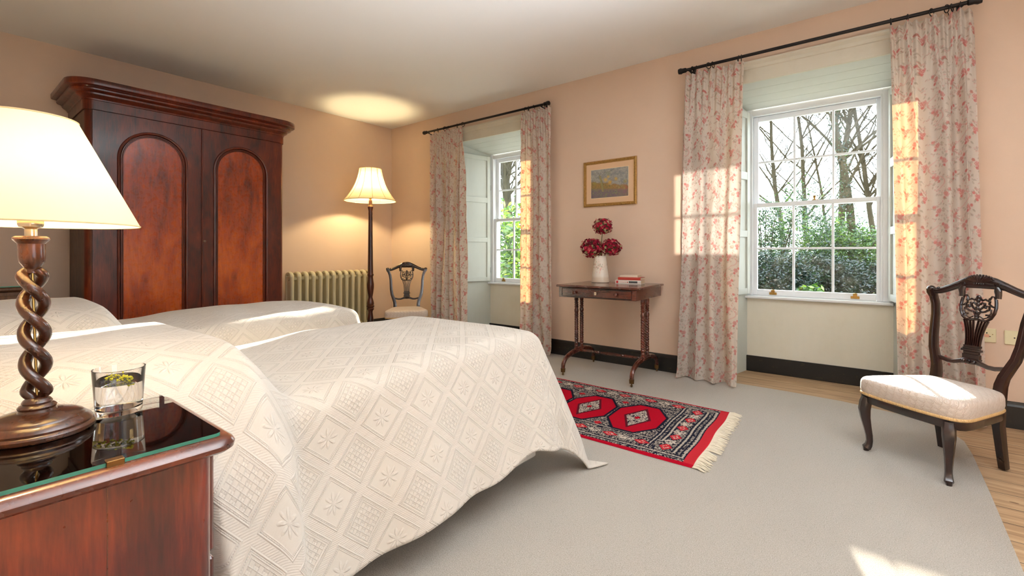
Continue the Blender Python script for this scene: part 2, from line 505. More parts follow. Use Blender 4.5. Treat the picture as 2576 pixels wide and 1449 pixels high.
    q = .1
    la = ((fa * (1 / q)).frac() - .5).abs(); lb = ((fb * (1 / q)).frac() - .5).abs()
    inside = d.lt(.31)
    gridl = (la.ss(.36, .5) + lb.ss(.36, .5)) * .45
    dots = ((fa * (PI / q * 1.)).cos() * (fb * (PI / q)).cos()).abs().pow(.6) * (((fa * (1 / q)).floor() + (fb * (1 / q)).floor()) * .5).frac().gt(.25)
    lat = (gridl + dots * .8) * inside
    mot = par * lat + (1 - par) * flower * inside
    band = d.gt(.43)
    tw = (u * (2 * PI / .0052)).sin() * .5 + .5
    tw2 = ((u + v * 1.) * (2 * PI / .0042)).sin() * .5 + .5
    h = rope * .8 + bead + mot + tw * band * .22 + tw2 * .06
    wv = g.noise(uv, 900, 2) * .12
    nrm = g.bump(h + wv, .85, .0031)
    c = g.mix((h * .3).clamp(), srgb(214, 205, 193), srgb(222, 214, 203))
    M['spread'] = g.fin(g.pbsdf(c, .9, normal=nrm, spec=.15, sheen=.2))
    M['divan'] = plain('white_divan_cloth', srgb(226, 220, 210), .9)
    # chair seat brocade with scallops
    g = G('scallop_brocade'); o = g.coord(); x, y, z = g.sep(o)
    p = .036
    X = (x + z * .6) * (1 / p); Y = (y - z * 1.) * (1 / (p * .55))
    row = Y.floor(); off = (row * .5).frac()
    fx = (X + off).frac() - .5; fy = Y.frac()
    rr = (fx * fx + fy * fy * .3).pow(.5)
    sc = (1 - ((rr - .46).abs() * 14)).clamp() + (1 - ((rr - .3).abs() * 16)).clamp() * .5
    rays = (g.math('ARCTAN2', fx, fy * .55) * 14).cos() * rr.lt(.42) * .3
    hh = sc + rays
    c = g.mix((hh * .6).clamp(), srgb(214, 198, 184), srgb(186, 160, 136))
    M['brocade'] = g.fin(g.pbsdf(c, .45, normal=g.bump(hh, .8, .0018), sheen=.3, coat=.08, coatr=.4))
    g = G('gold_braid'); o = g.coord(); x, y, z = g.sep(o)
    M['braid'] = g.fin(g.pbsdf(g.mix(((x + y) * 900).sin() * .5 + .5, srgb(190, 150, 96), srgb(226, 192, 140)), .7, normal=g.bump(((x + y) * 900).sin(), .5, .001)))
    # vertex-coloured cloths
    g = G('floral_curtain_cloth'); c = g.attr(); o = g.coord()
    w = g.bump(g.noise(o, 700, 2), .25, .0006)
    cc = g.mix(g.noise(o, 40, 3) * .12, c, srgb(214, 200, 180))
    warm = g.mix(1., cc, (1., .56, .26), 'MULTIPLY')
    M['curtain'] = g.fin(g.mixsh(.24, g.sh('Diffuse', cc, normal=w), g.sh('Translucent', warm)))
    g = G('rug_pile'); c = g.attr(); o = g.coord()
    n = g.noise(o, 420, 3, .7)
    M['rug'] = g.fin(g.pbsdf(g.mix(n * .3, c, (.01, .008, .01)), .95, normal=g.bump(n, .9, .003), spec=.05))
    M['fringe'] = plain('cream_cotton_fringe', srgb(226, 216, 194), .9)
    g = G('painting_surface'); M['painting'] = g.fin(g.pbsdf(g.attr(), .6))
    g = G('gilt_frame'); o = g.coord()
    M['gilt'] = g.fin(g.pbsdf(g.mix(g.noise(o, 80, 4), srgb(120, 84, 40), srgb(206, 164, 92)), .42, .55))
    M['mount'] = plain('tan_picture_mount', srgb(214, 178, 142), .8, var=.02)
    g = G('enamel_jug_paint'); M['jug'] = g.fin(g.pbsdf(g.attr(), .3, coat=.3))
    g = G('hydrangea_petals'); c = g.attr()
    M['petal'] = g.fin(g.mixsh(.25, g.sh('Diffuse', c), g.sh('Translucent', c)))
    g = G('leaf_surface'); c = g.attr()
    M['leaf'] = g.fin(g.mixsh(.12, g.mixsh(.45, g.sh('Diffuse', c), g.sh('Translucent', g.mix(1., c, (1., 1., .45), 'MULTIPLY'))), g.sh('Glossy', (.9, .95, 1), .3)))
    M['stem'] = plain('green_stem', srgb(80, 84, 44), .6)
    M['sprig'] = plain('yellow_green_blossom', srgb(206, 200, 40), .6, var=.3)
    g = G('ivy_bark'); o = g.geo()
    n = g.noise(g.map(o, scale=(1, 1, .3)), 14, 5, .6)
    M['bark'] = g.fin(g.pbsdf(g.mix(n, srgb(52, 46, 34), srgb(110, 98, 74)), .9, normal=g.bump(n, .6, .02)))
    g = G('leaf_litter_ground'); o = g.geo()
    n = g.noise(o, 9, 6, .7); n2 = g.noise(o, 1.2, 3)
    c = g.ramp(n, [(.3, srgb(52, 44, 26)), (.5, srgb(86, 92, 44)), (.7, srgb(134, 138, 78))])
    M['ground'] = g.fin(g.pbsdf(c, .9, normal=g.bump(n, .8, .05)))
    M['page'] = plain('book_pages', srgb(226, 208, 176), .8, var=.05)
    M['book_white'] = plain('white_book_cover', srgb(228, 220, 208), .5, var=.03)
    M['book_red'] = plain('red_book_cloth', srgb(168, 52, 38), .6, var=.1)
    M['book_cream'] = plain('cream_book_cover', srgb(224, 206, 184), .5)
    M['ink_red'] = plain('red_ink', srgb(190, 44, 40), .5)
    M['ink_grey'] = plain('grey_ink', srgb(70, 68, 66), .5)
    M['stone'] = plain('outer_stone', srgb(150, 144, 132), .9)
materials()
# ------------------------------------------------------------------ room shell
WX, WY, CZ = -5.60, 4.22, 2.872      # wardrobe wall, window wall, ceiling
EX, SY = 2.35, -.25                  # right wall, wall behind the beds
DX = -3.165                          # second window offset
def struct(name, mb, mat, parent=None, **k):
    return tag(mb.build(name, mat, parent, **k), kind='structure')
def splays(dx):
    return (-1.12 + dx, .155 + dx)
o1, o2 = splays(0), splays(DX)
m = MB()
for a, b in ((WX - .2, o2[0]), (o2[1], o1[0]), (o1[1], EX + .2)): m.box(a, b, WY, WY + .73, -.02, CZ + .1)
for a, b in (o2, o1): m.box(a, b, WY, WY + .73, 2.48, CZ + .1)
struct('wall_north', m, M['wall'], smooth=0)
m = MB().box(WX - .2, WX, SY - .2, WY, -.02, CZ + .1); struct('wall_west', m, M['wall'], smooth=0)
m = MB(); cxa, cxb, cza, czb = .30, .80, 1.07, 1.72  # opening for the added casement that shapes the patch beam
m.box(WX - .2, cxa, SY - .2, SY, -.02, CZ + .1); m.box(cxb, EX + .2, SY - .2, SY, -.02, CZ + .1); m.box(cxa, cxb, SY - .2, SY, -.02, cza); m.box(cxa, cxb, SY - .2, SY, czb, CZ + .1)
struct('wall_south', m, M['wall'], smooth=0)
# right wall; unseen wide opening added to let fill light in
m = MB()
m.box(EX, EX + .2, SY, .15, -.02, CZ + .1); m.box(EX, EX + .2, 1.75, WY, -.02, CZ + .1)
m.box(EX, EX + .2, .15, 1.75, -.02, .75); m.box(EX, EX + .2, .15, 1.75, 2.35, CZ + .1)
struct('wall_east', m, M['wall'], smooth=0)
m = MB().box(WX - .2, EX + .2, SY - .2, WY + .73, CZ, CZ + .1); struct('ceiling', m, M['ceiling'], smooth=0)
m = MB().box(WX - .2, EX + .2, SY - .2, WY + .6, -.03, -.008); struct('floor', m, M['boards'], smooth=0)

# fitted carpet with a cut edge that leaves boards bare by the window wall and on the right
edge = [(.362, SY + .02), (.364, 2.3), (.366, 3.0), (.362, 3.5), (.350, 3.72), (.30, 3.86), (.20, 3.98), (.06, 4.075), (-.25, 4.165), (-.6, 4.195), (-1.0, 4.20)]
poly = [(WX + .02, SY + .02)] + edge + [(WX + .02, 4.2)]
m = MB().prism(poly, -.0079, 0)
tag(m.build('carpet', M['carpet'], smooth=0), 'large beige fitted carpet with a cut edge leaving floorboards bare on the right', 'carpet')

# skirtings
def skirting(name, x0, x1, y0, y1, face):
    m = MB()
    if face == 'y':   # on a wall at y1, facing -y
        m.prism([(y1, -.007), (y1 - .022, -.007), (y1 - .022, .128), (y1 - .014, .140), (y1 - .012, .152), (y1, .156)], x0, x1, axis='x')
    elif face == 'x': # on a wall at x0 facing +x
        m.prism([(x0, -.007), (x0 + .022, -.007), (x0 + .022, .128), (x0 + .014, .14), (x0 + .012, .152), (x0, .156)], y0, y1, axis='y')
    else:
        m.prism([(x1, -.007), (x1, .156), (x1 - .012, .152), (x1 - .022, .128), (x1 - .022, -.007)], y0, y1, axis='y')
    return struct(name, m, M['skirt'], smooth=0, fixn=True)
skirting('baseboard_north', WX, o2[0] - .15, 0, WY, 'y')
skirting('baseboard_middle', o2[1] + .15, o1[0] - .15, 0, WY, 'y')
skirting('baseboard_right', o1[1] + .15, EX, 0, WY, 'y')
skirting('baseboard_west', WX, 0, SY, WY - .03, 'x')

# ------------------------------------------------------------------ sash windows
def window(num, dx):
    t = thing('window_%d' % num, (-.5 + dx, 4.76, .69), None, None, kind='structure')
    W = dict(parent=t, world=True)
    X = lambda x: x + dx
    # reveals (side splays), soffit boards, apron
    for nm, pts in (('left', [(-1.12, 4.22), (-1.008, 4.76), (-1.008, 4.93), (-1.125, 4.93)]), ('right', [(.155, 4.22), (.16, 4.93), (.046, 4.93), (.046, 4.76)])):
        m = MB().prism([(X(a), b) for a, b in pts], -.0075, 2.479)
        m.build('reveal_panel', M['shutter'], smooth=0, fixn=True, **W)
    m = MB()
    for k in range(4):   # planked soffit sloping down to the frame
        ya, yb = 4.225 + .1335 * k, 4.225 + .1335 * (k + 1) - .003
        za, zb = 2.478 - .085 * (ya - 4.22) / .54, 2.478 - .085 * (yb - 4.22) / .54
        m.add([(X(-1.12), ya, za), (X(.155), ya, za), (X(.155), yb, zb), (X(-1.12), yb, zb), (X(-1.12), ya, 2.50), (X(.155), ya, 2.50), (X(.155), yb, 2.50), (X(-1.12), yb, 2.50)],
              [(0, 1, 2, 3)[::-1], (4, 5, 6, 7), (0, 4, 5, 1)[::-1], (3, 2, 6, 7), (0, 3, 7, 4), (1, 5, 6, 2)])
    m.build('soffit_boards', M['shutter'], smooth=0, fixn=True, **W)
    m = MB().box(X(-1.03), X(.05), 4.762, 4.93, -.007, .665)
    m.build('apron_panel', M['apron'], smooth=0, **W)
    m = MB().rbox(X(-1.02), X(.045), 4.744, 4.761, -.006, .135, .003); m.build('recess_skirting', M['skirt'], smooth=0, **W)
    m = MB().rbox(X(-1.02), X(.048), 4.715, 4.93, .664, .688, .005); m.build('window_sill', M['sash'], **W)
    # architrave round the opening on the wall face
    m = MB()
    prof = [(0, 0), (0, .026), (.10, .026), (.105, .034), (.13, .036), (.15, .05), (.165, .05), (.165, 0)]
    # profile swept: a=outwards from the opening, b=towards the room
    path = [(X(-1.105), 4.22, -.007), (X(-1.105), 4.22, 2.470), (X(.140), 4.22, 2.470), (X(.140), 4.22, -.007)]
    m.sweep(path, [(-a, b) for a, b in prof], up=(0, -1, 0))
    m.build('architrave', M['trim'], smooth=20, fixn=True, **W)
    # box frame
    m = MB(); y0, y1 = 4.762, 4.93
    for a, b in ((-1.01, -.9735), (-.0205, .046)): m.rbox(X(a), X(b), y0, y1, .6885, 2.40, .003)
    m.rbox(X(-.975), X(-.019), y0 + .0012, y1 - .001, 2.3462, 2.3995, .002)
    m.rbox(X(-.975), X(-.962), y0 + .003, y0 + .025, .6885, 2.347, .003); m.rbox(X(-.034), X(-.019), y0 + .003, y0 + .025, .6885, 2.347, .003)
    m.rbox(X(-.963), X(-.033), y0 + .004, y0 + .024, 2.335, 2.348, .002)
    m.build('window_frame', M['sash'], smooth=25, **W)
    # sashes
    def sash(name, ya, yb, z0, z1, bot, top, bars, stile=.042):
        m = MB(); x0, x1 = -.972, -.022
        m.rbox(X(x0), X(x0 + stile), ya, yb, z0, z1, .003); m.rbox(X(x1 - stile + .003), X(x1), ya, yb, z0, z1, .003)
        m.rbox(X(x0 + stile - .002), X(x1 - stile + .002), ya + .0012, yb - .0012, z0 + .0005, z0 + bot, .002); m.rbox(X(x0 + stile - .002), X(x1 - stile + .002), ya + .0012, yb - .0012, z1 - top, z1 - .0005, .002)
        xa, xb = x0 + stile, x1 - stile
        for k in (1, 2):
            xc = xa + (xb - xa) * k / 3; m.rbox(X(xc - .009), X(xc + .009), ya + .006, yb - .006, z0 + bot, z1 - top, .004)
        for zc in bars: m.rbox(X(xa), X(xb), ya + .008, yb - .004, zc - .009, zc + .009, .004)
        s_ = m.build(name, M['sash'], smooth=25, **W)
        g = MB().box(X(xa - .003), X(xb + .003), (ya + yb) / 2 + .004, (ya + yb) / 2 + .007, z0 + bot - .003, z1 - top + .003)
        gl = g.build('glass_pane', M['pane'], smooth=0, fixn=True)
        gl.parent = s_; gl.location = Vector(gl.location) - Vector(t.location)
        return s_
    sash('upper_sash', 4.846, 4.884, 1.498, 2.345, .038, .045, (1.920,))
    lo = sash('lower_sash', 4.792, 4.832, .688, 1.536, .055, .036, (1.120,))
    def hw(name, mb, mat):
        h = mb.build(name, mat, fixn=True); h.parent = lo; h.location = Vector(h.location) - Vector(t.location)
    if True:
        for xc in (-.80, -.20):
            m = MB().rbox(X(xc - .03), X(xc + .03), 4.786, 4.791, .70, .722, .002)
            m.rbox(X(xc - .014), X(xc + .014), 4.782, 4.791, .705, .745, .002)
            m.tube([(X(xc - .012), 4.784, .742), (X(xc), 4.772, .744), (X(xc + .012), 4.784, .742)], .004, 6)
            hw('sash_lift', m, M['brass'])
        m = MB().rbox(X(-.505), X(-.455), 4.796, 4.826, 1.536, 1.541, .002)
        m.lathe([(.009, 0), (.009, .006), (.006, .012), (.010, .02), (.012, .028), (.008, .036), (.0, .038)], (X(-.485), 4.81, 1.541), 14)
        hw('sash_catch', m, M['brass'])
    # folded panelled shutter leaves lying in the splays
    for side in (0, 1):
        p0 = Vector((-1.117, 4.235, 0)) if side == 0 else Vector((.153, 4.235, 0))
        p1 = Vector((-1.012, 4.745, 0)) if side == 0 else Vector((.050, 4.745, 0))
        p0.x += dx; p1.x += dx
        L = (p1 - p0).length; ang = math.atan2(p1.y - p0.y, p1.x - p0.x)
        nsg = -1 if side == 0 else 1
        Mx = Matrix.Translation((p0.x, p0.y, 0)) @ Matrix.Rotation(ang, 4, 'Z')
        m = MB(); d0, d1 = (-.026, -.0) if side == 0 else (.0, .026)
        f0, f1 = (-.04, -.026) if side == 0 else (.026, .04)
        za, zb = .705, 2.365
        m.rbox(0, L - .01, d0, d1, za, zb, .002)
        st = .055
        m.rbox(.0005, st, f0, f1, za + .0005, zb - .0005, .003); m.rbox(L - .01 - st, L - .0105, f0, f1, za + .0005, zb - .0005, .003)
        for a, b in ((za, .76), (1.222, 1.284), (1.742, 1.815), (2.305, zb)):
            m.rbox(st - .002, L - .01 - st + .002, f0 + .0008, f1 - .0008, a + .001, b - .001, .002)
        m.xf(Mx); sh = m.build('shutter', M['shutter'], smooth=25, **W)
        h = MB(); hx = L - .008
        for zc in (.85, 1.95): h.tube([(hx, nsg * .033, zc - .035), (hx, nsg * .033, zc + .035)], .005, 8)
        h.xf(Mx); ho = h.build('hinge', M['iron']); ho.parent = sh; ho.location = Vector(ho.location) - Vector(t.location)
    return t
window(1, 0); window(2, DX)
# unseen windows added to pass the added lamps: right wall and behind the camera
def added_side_window(num, y0, y1, z0, z1, nv, nh):
    t = thing('window_%d' % num, (EX + .1, (y0 + y1) / 2, z0), None, None, kind='structure')
    m = MB(); w = .04
    m.box(EX + .08, EX + .13, y0, y0 + w, z0, z1); m.box(EX + .08, EX + .13, y1 - w, y1, z0, z1)
    m.box(EX + .08, EX + .13, y0, y1, z0, z0 + w); m.box(EX + .08, EX + .13, y0, y1, z1 - w, z1)
    for k in range(1, nv): yc = y0 + (y1 - y0) * k / nv; m.box(EX + .09, EX + .12, yc - .011, yc + .011, z0, z1)
    for k in range(1, nh): zc = z0 + (z1 - z0) * k / nh; m.box(EX + .09, EX + .12, y0, y1, zc - .011, zc + .011)
    m.build('window_frame', M['sash'], t, world=True, smooth=0)
t = thing('window_3', ((cxa + cxb) / 2, SY - .1, cza), None, None, kind='structure')  # unseen casement, added to bar the light patch on the curtain
m = MB()
m.box(cxa, cxa + .03, SY - .12, SY - .08, cza, czb); m.box(cxb - .03, cxb, SY - .12, SY - .08, cza, czb); m.box(cxa + .03, cxb - .03, SY - .12, SY - .08, cza, cza + .03); m.box(cxa + .03, cxb - .03, SY - .12, SY - .08, czb - .03, czb)
m.box(cxa + .03, cxb - .03, SY - .11, SY - .09, 1.36, 1.382); m.box((cxa + cxb) / 2 - .01, (cxa + cxb) / 2 + .01, SY - .112, SY - .088, cza + .03, czb - .03)
m.build('window_frame', M['sash'], t, world=True, smooth=0)
added_side_window(4, .15, 1.75, .75, 2.35, 3, 4)  # unseen wide window, added for side and ceiling fill

# ------------------------------------------------------------------ curtain poles, rings
def pole(x0, x1, lab):
    t = thing('curtain_pole', ((x0 + x1) / 2, 4.12, 2.665), lab, 'curtain pole', group=None)
    MB().tube([(x0, 4.12, 2.665), (x1, 4.12, 2.665)], .0125, 14).build('pole', M['iron'], t, world=True)
    for x, s in ((x0, -1), (x1, 1)):
        m = MB().tube([(x - s * .02, 4.12, 2.665), (x - s * .012, 4.12, 2.665), (x - s * .01, 4.12, 2.665), (x + s * .015, 4.12, 2.665), (x + s * .03, 4.12, 2.665), (x + s * .05, 4.12, 2.665)],
                      [.012, .02, .02, .02, .026, .022], 14)
        m.build('finial', M['iron'], t, world=True)
        xb = x - s * .05
        m = MB().tube([(xb, 4.22, 2.64), (xb, 4.16, 2.64), (xb, 4.12, 2.645)], .007, 8)
        m.tube([(xb, 4.216, 2.70), (xb, 4.216, 2.58)], [(.012, .004), (.012, .004)], 8, up=(0, 1, 0))
        m.tube([(xb + .015 * cos(a), 4.12 + .0 * a, 2.665 + .018 * sin(a)) for a in [PI + PI * k / 8 for k in range(9)]], .005, 6)
        m.build('bracket', M['iron'], t, world=True)
    return t
pole(-1.37, .42, 'black iron curtain pole above the large window with nine small panes bare of curtain')
pole(-1.37 + DX - .20, .42 + DX - .09, 'black iron curtain pole above the narrower-looking window by the corner')
bpy.data.objects['curtain_pole']['label'] = 'black iron curtain pole above the large window on the right'
bpy.data.objects['curtain_pole.001']['label'] = 'black iron curtain pole above the window nearest the corner'
ring_me = MB().tube([(0.0, .024 * cos(a), .024 * sin(a)) for a in [2 * PI * k / 24 for k in range(24)]], .0032, 6, closed=True)
ring_me.tube([(0, 0, -.023), (.002, -.004, -.035), (0, -.006, -.050)], .002, 5)
ring0 = None
ords = ['first', 'second', 'third', 'fourth', 'fifth', 'sixth', 'seventh']
def rings(xs, lab, grp):
    global ring0
    rr = random.Random(int(abs(xs[0]) * 100))
    for i, x in enumerate(sorted(xs)):
        if ring0 is None:
            o = ring_me.build('curtain_ring', M['iron']); ring0 = o
        else:
            o = ring0.copy(); C.objects.link(o)
        o.location = (x, 4.12, 2.6065); o.rotation_euler = (0, rr.uniform(-.15, .15), rr.uniform(-.6, .6))
        tag(o, 'small black iron ring, %s from the left, holding the %s' % (ords[i], lab), 'curtain ring', grp)

# ------------------------------------------------------------------ printed cloth tile (roses, sprigs, ribbon scrolls)
def cloth_tile():
    TW, TH, px = .56, .64, .002
    nx, ny = int(TW / px), int(TH / px)
    base = np.array(srgb(204, 197, 187)); img = np.tile(base, (ny, nx, 1))
    yy, xx = np.meshgrid(np.arange(ny) * px, np.arange(nx) * px, indexing='ij')
    rr = random.Random(5)
    red = np.array(srgb(186, 92, 92)); pink = np.array(srgb(202, 150, 144)); tp = np.array(srgb(158, 142, 126)); gr = np.array(srgb(146, 136, 116))
    def loc(cx, cy):
        dx = (xx - cx + TW / 2) % TW - TW / 2; dy = (yy - cy + TH / 2) % TH - TH / 2
        return dx, dy
    def put(mask, col, a=1.):
        nonlocal img
        k = np.clip(mask, 0, 1)[..., None] * a; img = img * (1 - k) + col * k
    def ring(dx, dy, r, w, col, pet=0, amp=0, ph=0, a=.9):
        rad = np.hypot(dx, dy); th = np.arctan2(dy, dx)
        R_ = r * (1 + amp * np.cos(pet * th + ph)); put(1 - np.abs(rad - R_) / w, col, a)
    def blob(dx, dy, r, col, a=.5, pet=0, amp=0):
        rad = np.hypot(dx, dy); th = np.arctan2(dy, dx)
        put((r * (1 + amp * np.cos(pet * th)) - rad) / .002, col, a)
    def rose(cx, cy, s, c1=red, c2=pink):
        dx, dy = loc(cx, cy)
        blob(dx, dy, s, c2, .30, 6, .14)
        for k, f in enumerate((1, .72, .46, .22)): ring(dx, dy, s * f, .0032, c1, 6 - k, .15, k * 1.3)
        for k in range(6):
            a = k * PI / 3; ring(dx - s * .75 * cos(a), dy - s * .75 * sin(a), s * .38, .0024, c1, 0, 0, a=.75)
    def leaf(cx, cy, L, ang, col, fill=.5):
        dx, dy = loc(cx, cy); u = dx * cos(ang) + dy * sin(ang); v = -dx * sin(ang) + dy * cos(ang)
        hw = L * .22 * np.sqrt(np.clip(1 - (2 * u / L) ** 2, 0, 1))
        ins = (np.abs(u) < L / 2)
        put(np.where(ins, (hw - np.abs(v)) / .0018, 0), col, fill)
        put(np.where(ins, 1 - np.abs(np.abs(v) - hw) / .0022, 0), col, .8)
    def curve(pts, w, col, a=.8):
        for k in range(len(pts) - 1):
            for q in np.linspace(0, 1, 8):
                x = pts[k][0] * (1 - q) + pts[k + 1][0] * q; y = pts[k][1] * (1 - q) + pts[k + 1][1] * q
                dx, dy = loc(x, y); put(1 - np.hypot(dx, dy) / w, col, a * .6)
    cl = [(.08, .10), (.25, .06), (.42, .12), (.16, .26), (.34, .28), (.51, .24), (.07, .42), (.25, .46), (.43, .42), (.15, .58), (.35, .60), (.52, .55)]
    for i, (x, y) in enumerate(cl):
        rose(x, y, rr.uniform(.019, .025)); rose(x + rr.uniform(.026, .04) * rr.choice((-1, 1)), y + rr.uniform(.02, .05), .013)
        rose(x - rr.uniform(-.02, .03), y - rr.uniform(.03, .05), .011)
        for k in range(9):
            a = rr.uniform(0, 2 * PI); d = rr.uniform(.04, .075); leaf(x + d * cos(a), y + d * sin(a), rr.uniform(.022, .034), a + rr.uniform(-.5, .5), tp if k % 2 else gr, .4)
        for k in range(10):
            a = rr.uniform(0, 2 * PI); d = rr.uniform(.05, .085); dx, dy = loc(x + d * cos(a), y + d * sin(a)); blob(dx, dy, rr.uniform(.002, .0045), red if k % 3 else tp, .6)
    for k in range(60):  # small sprigs
        x, y = rr.uniform(0, TW), rr.uniform(0, TH); a = rr.uniform(0, 6.3)
        curve([(x, y), (x + .03 * cos(a), y + .03 * sin(a)), (x + .05 * cos(a + .5), y + .05 * sin(a + .5))], .002, tp, .8)
        for q in range(5):
            b = a + rr.uniform(-1.3, 1.3); leaf(x + rr.uniform(.01, .04) * cos(b), y + rr.uniform(.01, .04) * sin(b), .017, b, pink if q % 2 else tp, .4)
    for (x0, y0, f) in ((.02, .30, 1), (.30, .0, -1)):  # dotted ribbon scrolls
        for k in range(40):
            q = k / 39; x = x0 + .08 * sin(q * PI * 2) * f + .05; y = y0 + q * .3
            dx, dy = loc(x, y); blob(dx, dy, .0065, pink, .55)
            ring(dx, dy, .0075, .0018, red, a=.3)
    return img, px
TILE, TPX = cloth_tile()
def sample(img, px, U, V):
    ny, nx = img.shape[:2]
    x = (U / px) % nx; y = (V / px) % ny
    x0 = np.floor(x).astype(int) % nx; y0 = np.floor(y).astype(int) % ny; fx = (x - np.floor(x))[..., None]; fy = (y - np.floor(y))[..., None]
    x1 = (x0 + 1) % nx; y1 = (y0 + 1) % ny
    return (img[y0, x0] * (1 - fx) + img[y0, x1] * fx) * (1 - fy) + (img[y1, x0] * (1 - fx) + img[y1, x1] * fx) * fy

def curtain(xt0, xt1, xb0, xb1, folds, seed, label, nx=280, ny=640, yb=4.075, u0=0, amp=.034, bow=0):
    rs = np.random.RandomState(seed)
    t = np.linspace(0, 1, ny)[:, None]            # 0 top .. 1 bottom
    s = np.linspace(0, 1, nx)[None, :]
    ph = s + sum(rs.uniform(-.035, .035) * np.sin(2 * PI * (k * s) + rs.uniform(0, 6)) for k in (1, 2, 3)) * 1.0
    drift = .05 * np.sin(t * 2.2 + rs.uniform(0, 6)) * np.sin(PI * s) + .02 * np.sin(t * 7 + 5 * s)
    ph = ph + drift
    w = np.clip((t - .03) / .22, 0, 1); w = w * w * (3 - 2 * w)
    big = np.sin(2 * PI * folds * ph) + .28 * np.sin(4 * PI * folds * ph + 1.1)
    amps = 1 + .35 * np.sin(2 * PI * 1.3 * s + rs.uniform(0, 6))
    small = np.sin(2 * PI * folds * 2.6 * (s + .01 * np.sin(9 * s)))
    A = amp * (.55 + .45 * t + .15 * np.sin(5 * t + seed)) * w
    y = yb - (big * A * amps) - small * .010 * (1 - w) + .0
    y = y + .004 * np.sin(t * 60 + 10 * s) * np.sin(s * 17 + t * 9) + .03 * (t ** 6) * 0
    xl = xt0 + (xb0 - xt0) * (t ** .8) - bow * np.sin(PI * t) ; xr = xt1 + (xb1 - xt1) * (t ** .8)
    x = xl + (xr - xl) * (s + .18 / folds * np.sin(4 * PI * folds * ph * .5 + 1.2) * w * .7 * np.sin(PI * s) ** .3)
    ztop = 2.608 + .012 * np.cos(2 * PI * folds * .9 * s + 1) + .006 * small
    zb = .006 + .012 * (1 + np.sin(2 * PI * folds * ph + .7)) * .5
    z = ztop + (zb - ztop) * t
    # gathered heading: pinch line 6 cm below the top, frill above it
    pin = np.exp(-((t - .026) / .008) ** 2)
    y = y + pin * .010 * (1 + small) * .5 - np.exp(-(t / .018) ** 2) * small * .006
    # puddle at the hem
    y = y - .022 * np.clip((t - .965) / .035, 0, 1) ** 2 * (1 + .8 * np.sin(2 * PI * folds * ph))
    P = np.stack([x + 0 * t, np.minimum(y, 4.185), z + 0 * s], -1)
    dl = np.hypot(np.diff(P[ny // 2, :, 0]), np.diff(P[ny // 2, :, 1])); U = np.concatenate([[0], np.cumsum(dl)])[None, :] + 0 * t
    V = (1 - t) * 2.62 + 0 * s
    col = sample(TILE, TPX, U * 1.5 + u0, V * 1.5)
    o = grid_obj('curtain', P[::-1], M['curtain'], col=col[::-1], thick=0)
    return tag(o, label, 'curtain', 'rose-print curtains')
curtain(-1.345, -.885, -1.425, -.935, 3.6, 3, 'floor-length rose-print curtain left of the large window, crossed by a bright patch of sun', nx=400, ny=980, amp=.038)
curtain(.018, .425, .065, .485, 3.7, 8, 'floor-length rose-print curtain behind the near chair, glowing orange where sun shines through', nx=400, ny=980, u0=.2, amp=.036)
curtain(-4.61, -4.016, -4.56, -3.965, 5.5, 12, 'rose-print curtain nearest the room corner, beside the small chair', nx=230, ny=480, u0=.1, amp=.034)
curtain(-3.125, -2.745, -3.165, -2.71, 4.5, 21, 'rose-print curtain hanging between the corner window and the framed picture', nx=210, ny=480, u0=.35, amp=.034)
rings([-1.30, -1.275, -1.17, -1.13, -.945, -.915], 'left curtain of the large window', 'rings of the large window left curtain')
rings([.03, .115, .232, .313, .335, .36], 'right curtain of the large window', 'rings of the large window right curtain')
rings([-4.50, -4.38, -4.33, -4.16, -4.06], 'left curtain of the corner window', 'rings of the corner window left curtain')
rings([-3.09, -3.05, -2.98, -2.84, -2.80], 'right curtain of the corner window', 'rings of the corner window right curtain')

# ------------------------------------------------------------------ garden outside
FPX, HX, HY, HH = 1179., 1288., 636., 1.08
SN, CS = 941 / math.hypot(941, 1179), 1179 / math.hypot(941, 1179)
def onY(px, py, Y):
    u = (px - HX) / FPX; w = -(py - HY) / FPX
    rx, ry = CS * u - SN, SN * u + CS; k = Y / ry
    return (rx * k, Y, HH + w * k)
m = MB(); nx_, ny_ = 40, 40
rg = random.Random(3)
vs = []
for j in range(ny_):
    for i in range(nx_):
        x = -34 + 44 * i / (nx_ - 1); y = 5.0 + 40 * (j / (ny_ - 1)) ** 1.5
        vs.append((x, y, -.1 + rg.uniform(-.03, .03)))
m.add(vs, [(j * nx_ + i, j * nx_ + i + 1, (j + 1) * nx_ + i + 1, (j + 1) * nx_ + i) for j in range(ny_ - 1) for i in range(nx_ - 1)])
struct('floor_outside', m, M['ground'])
bpy.data.objects['floor_outside'].name = 'garden_ground'
tag(bpy.data.objects['garden_ground'], kind='structure')

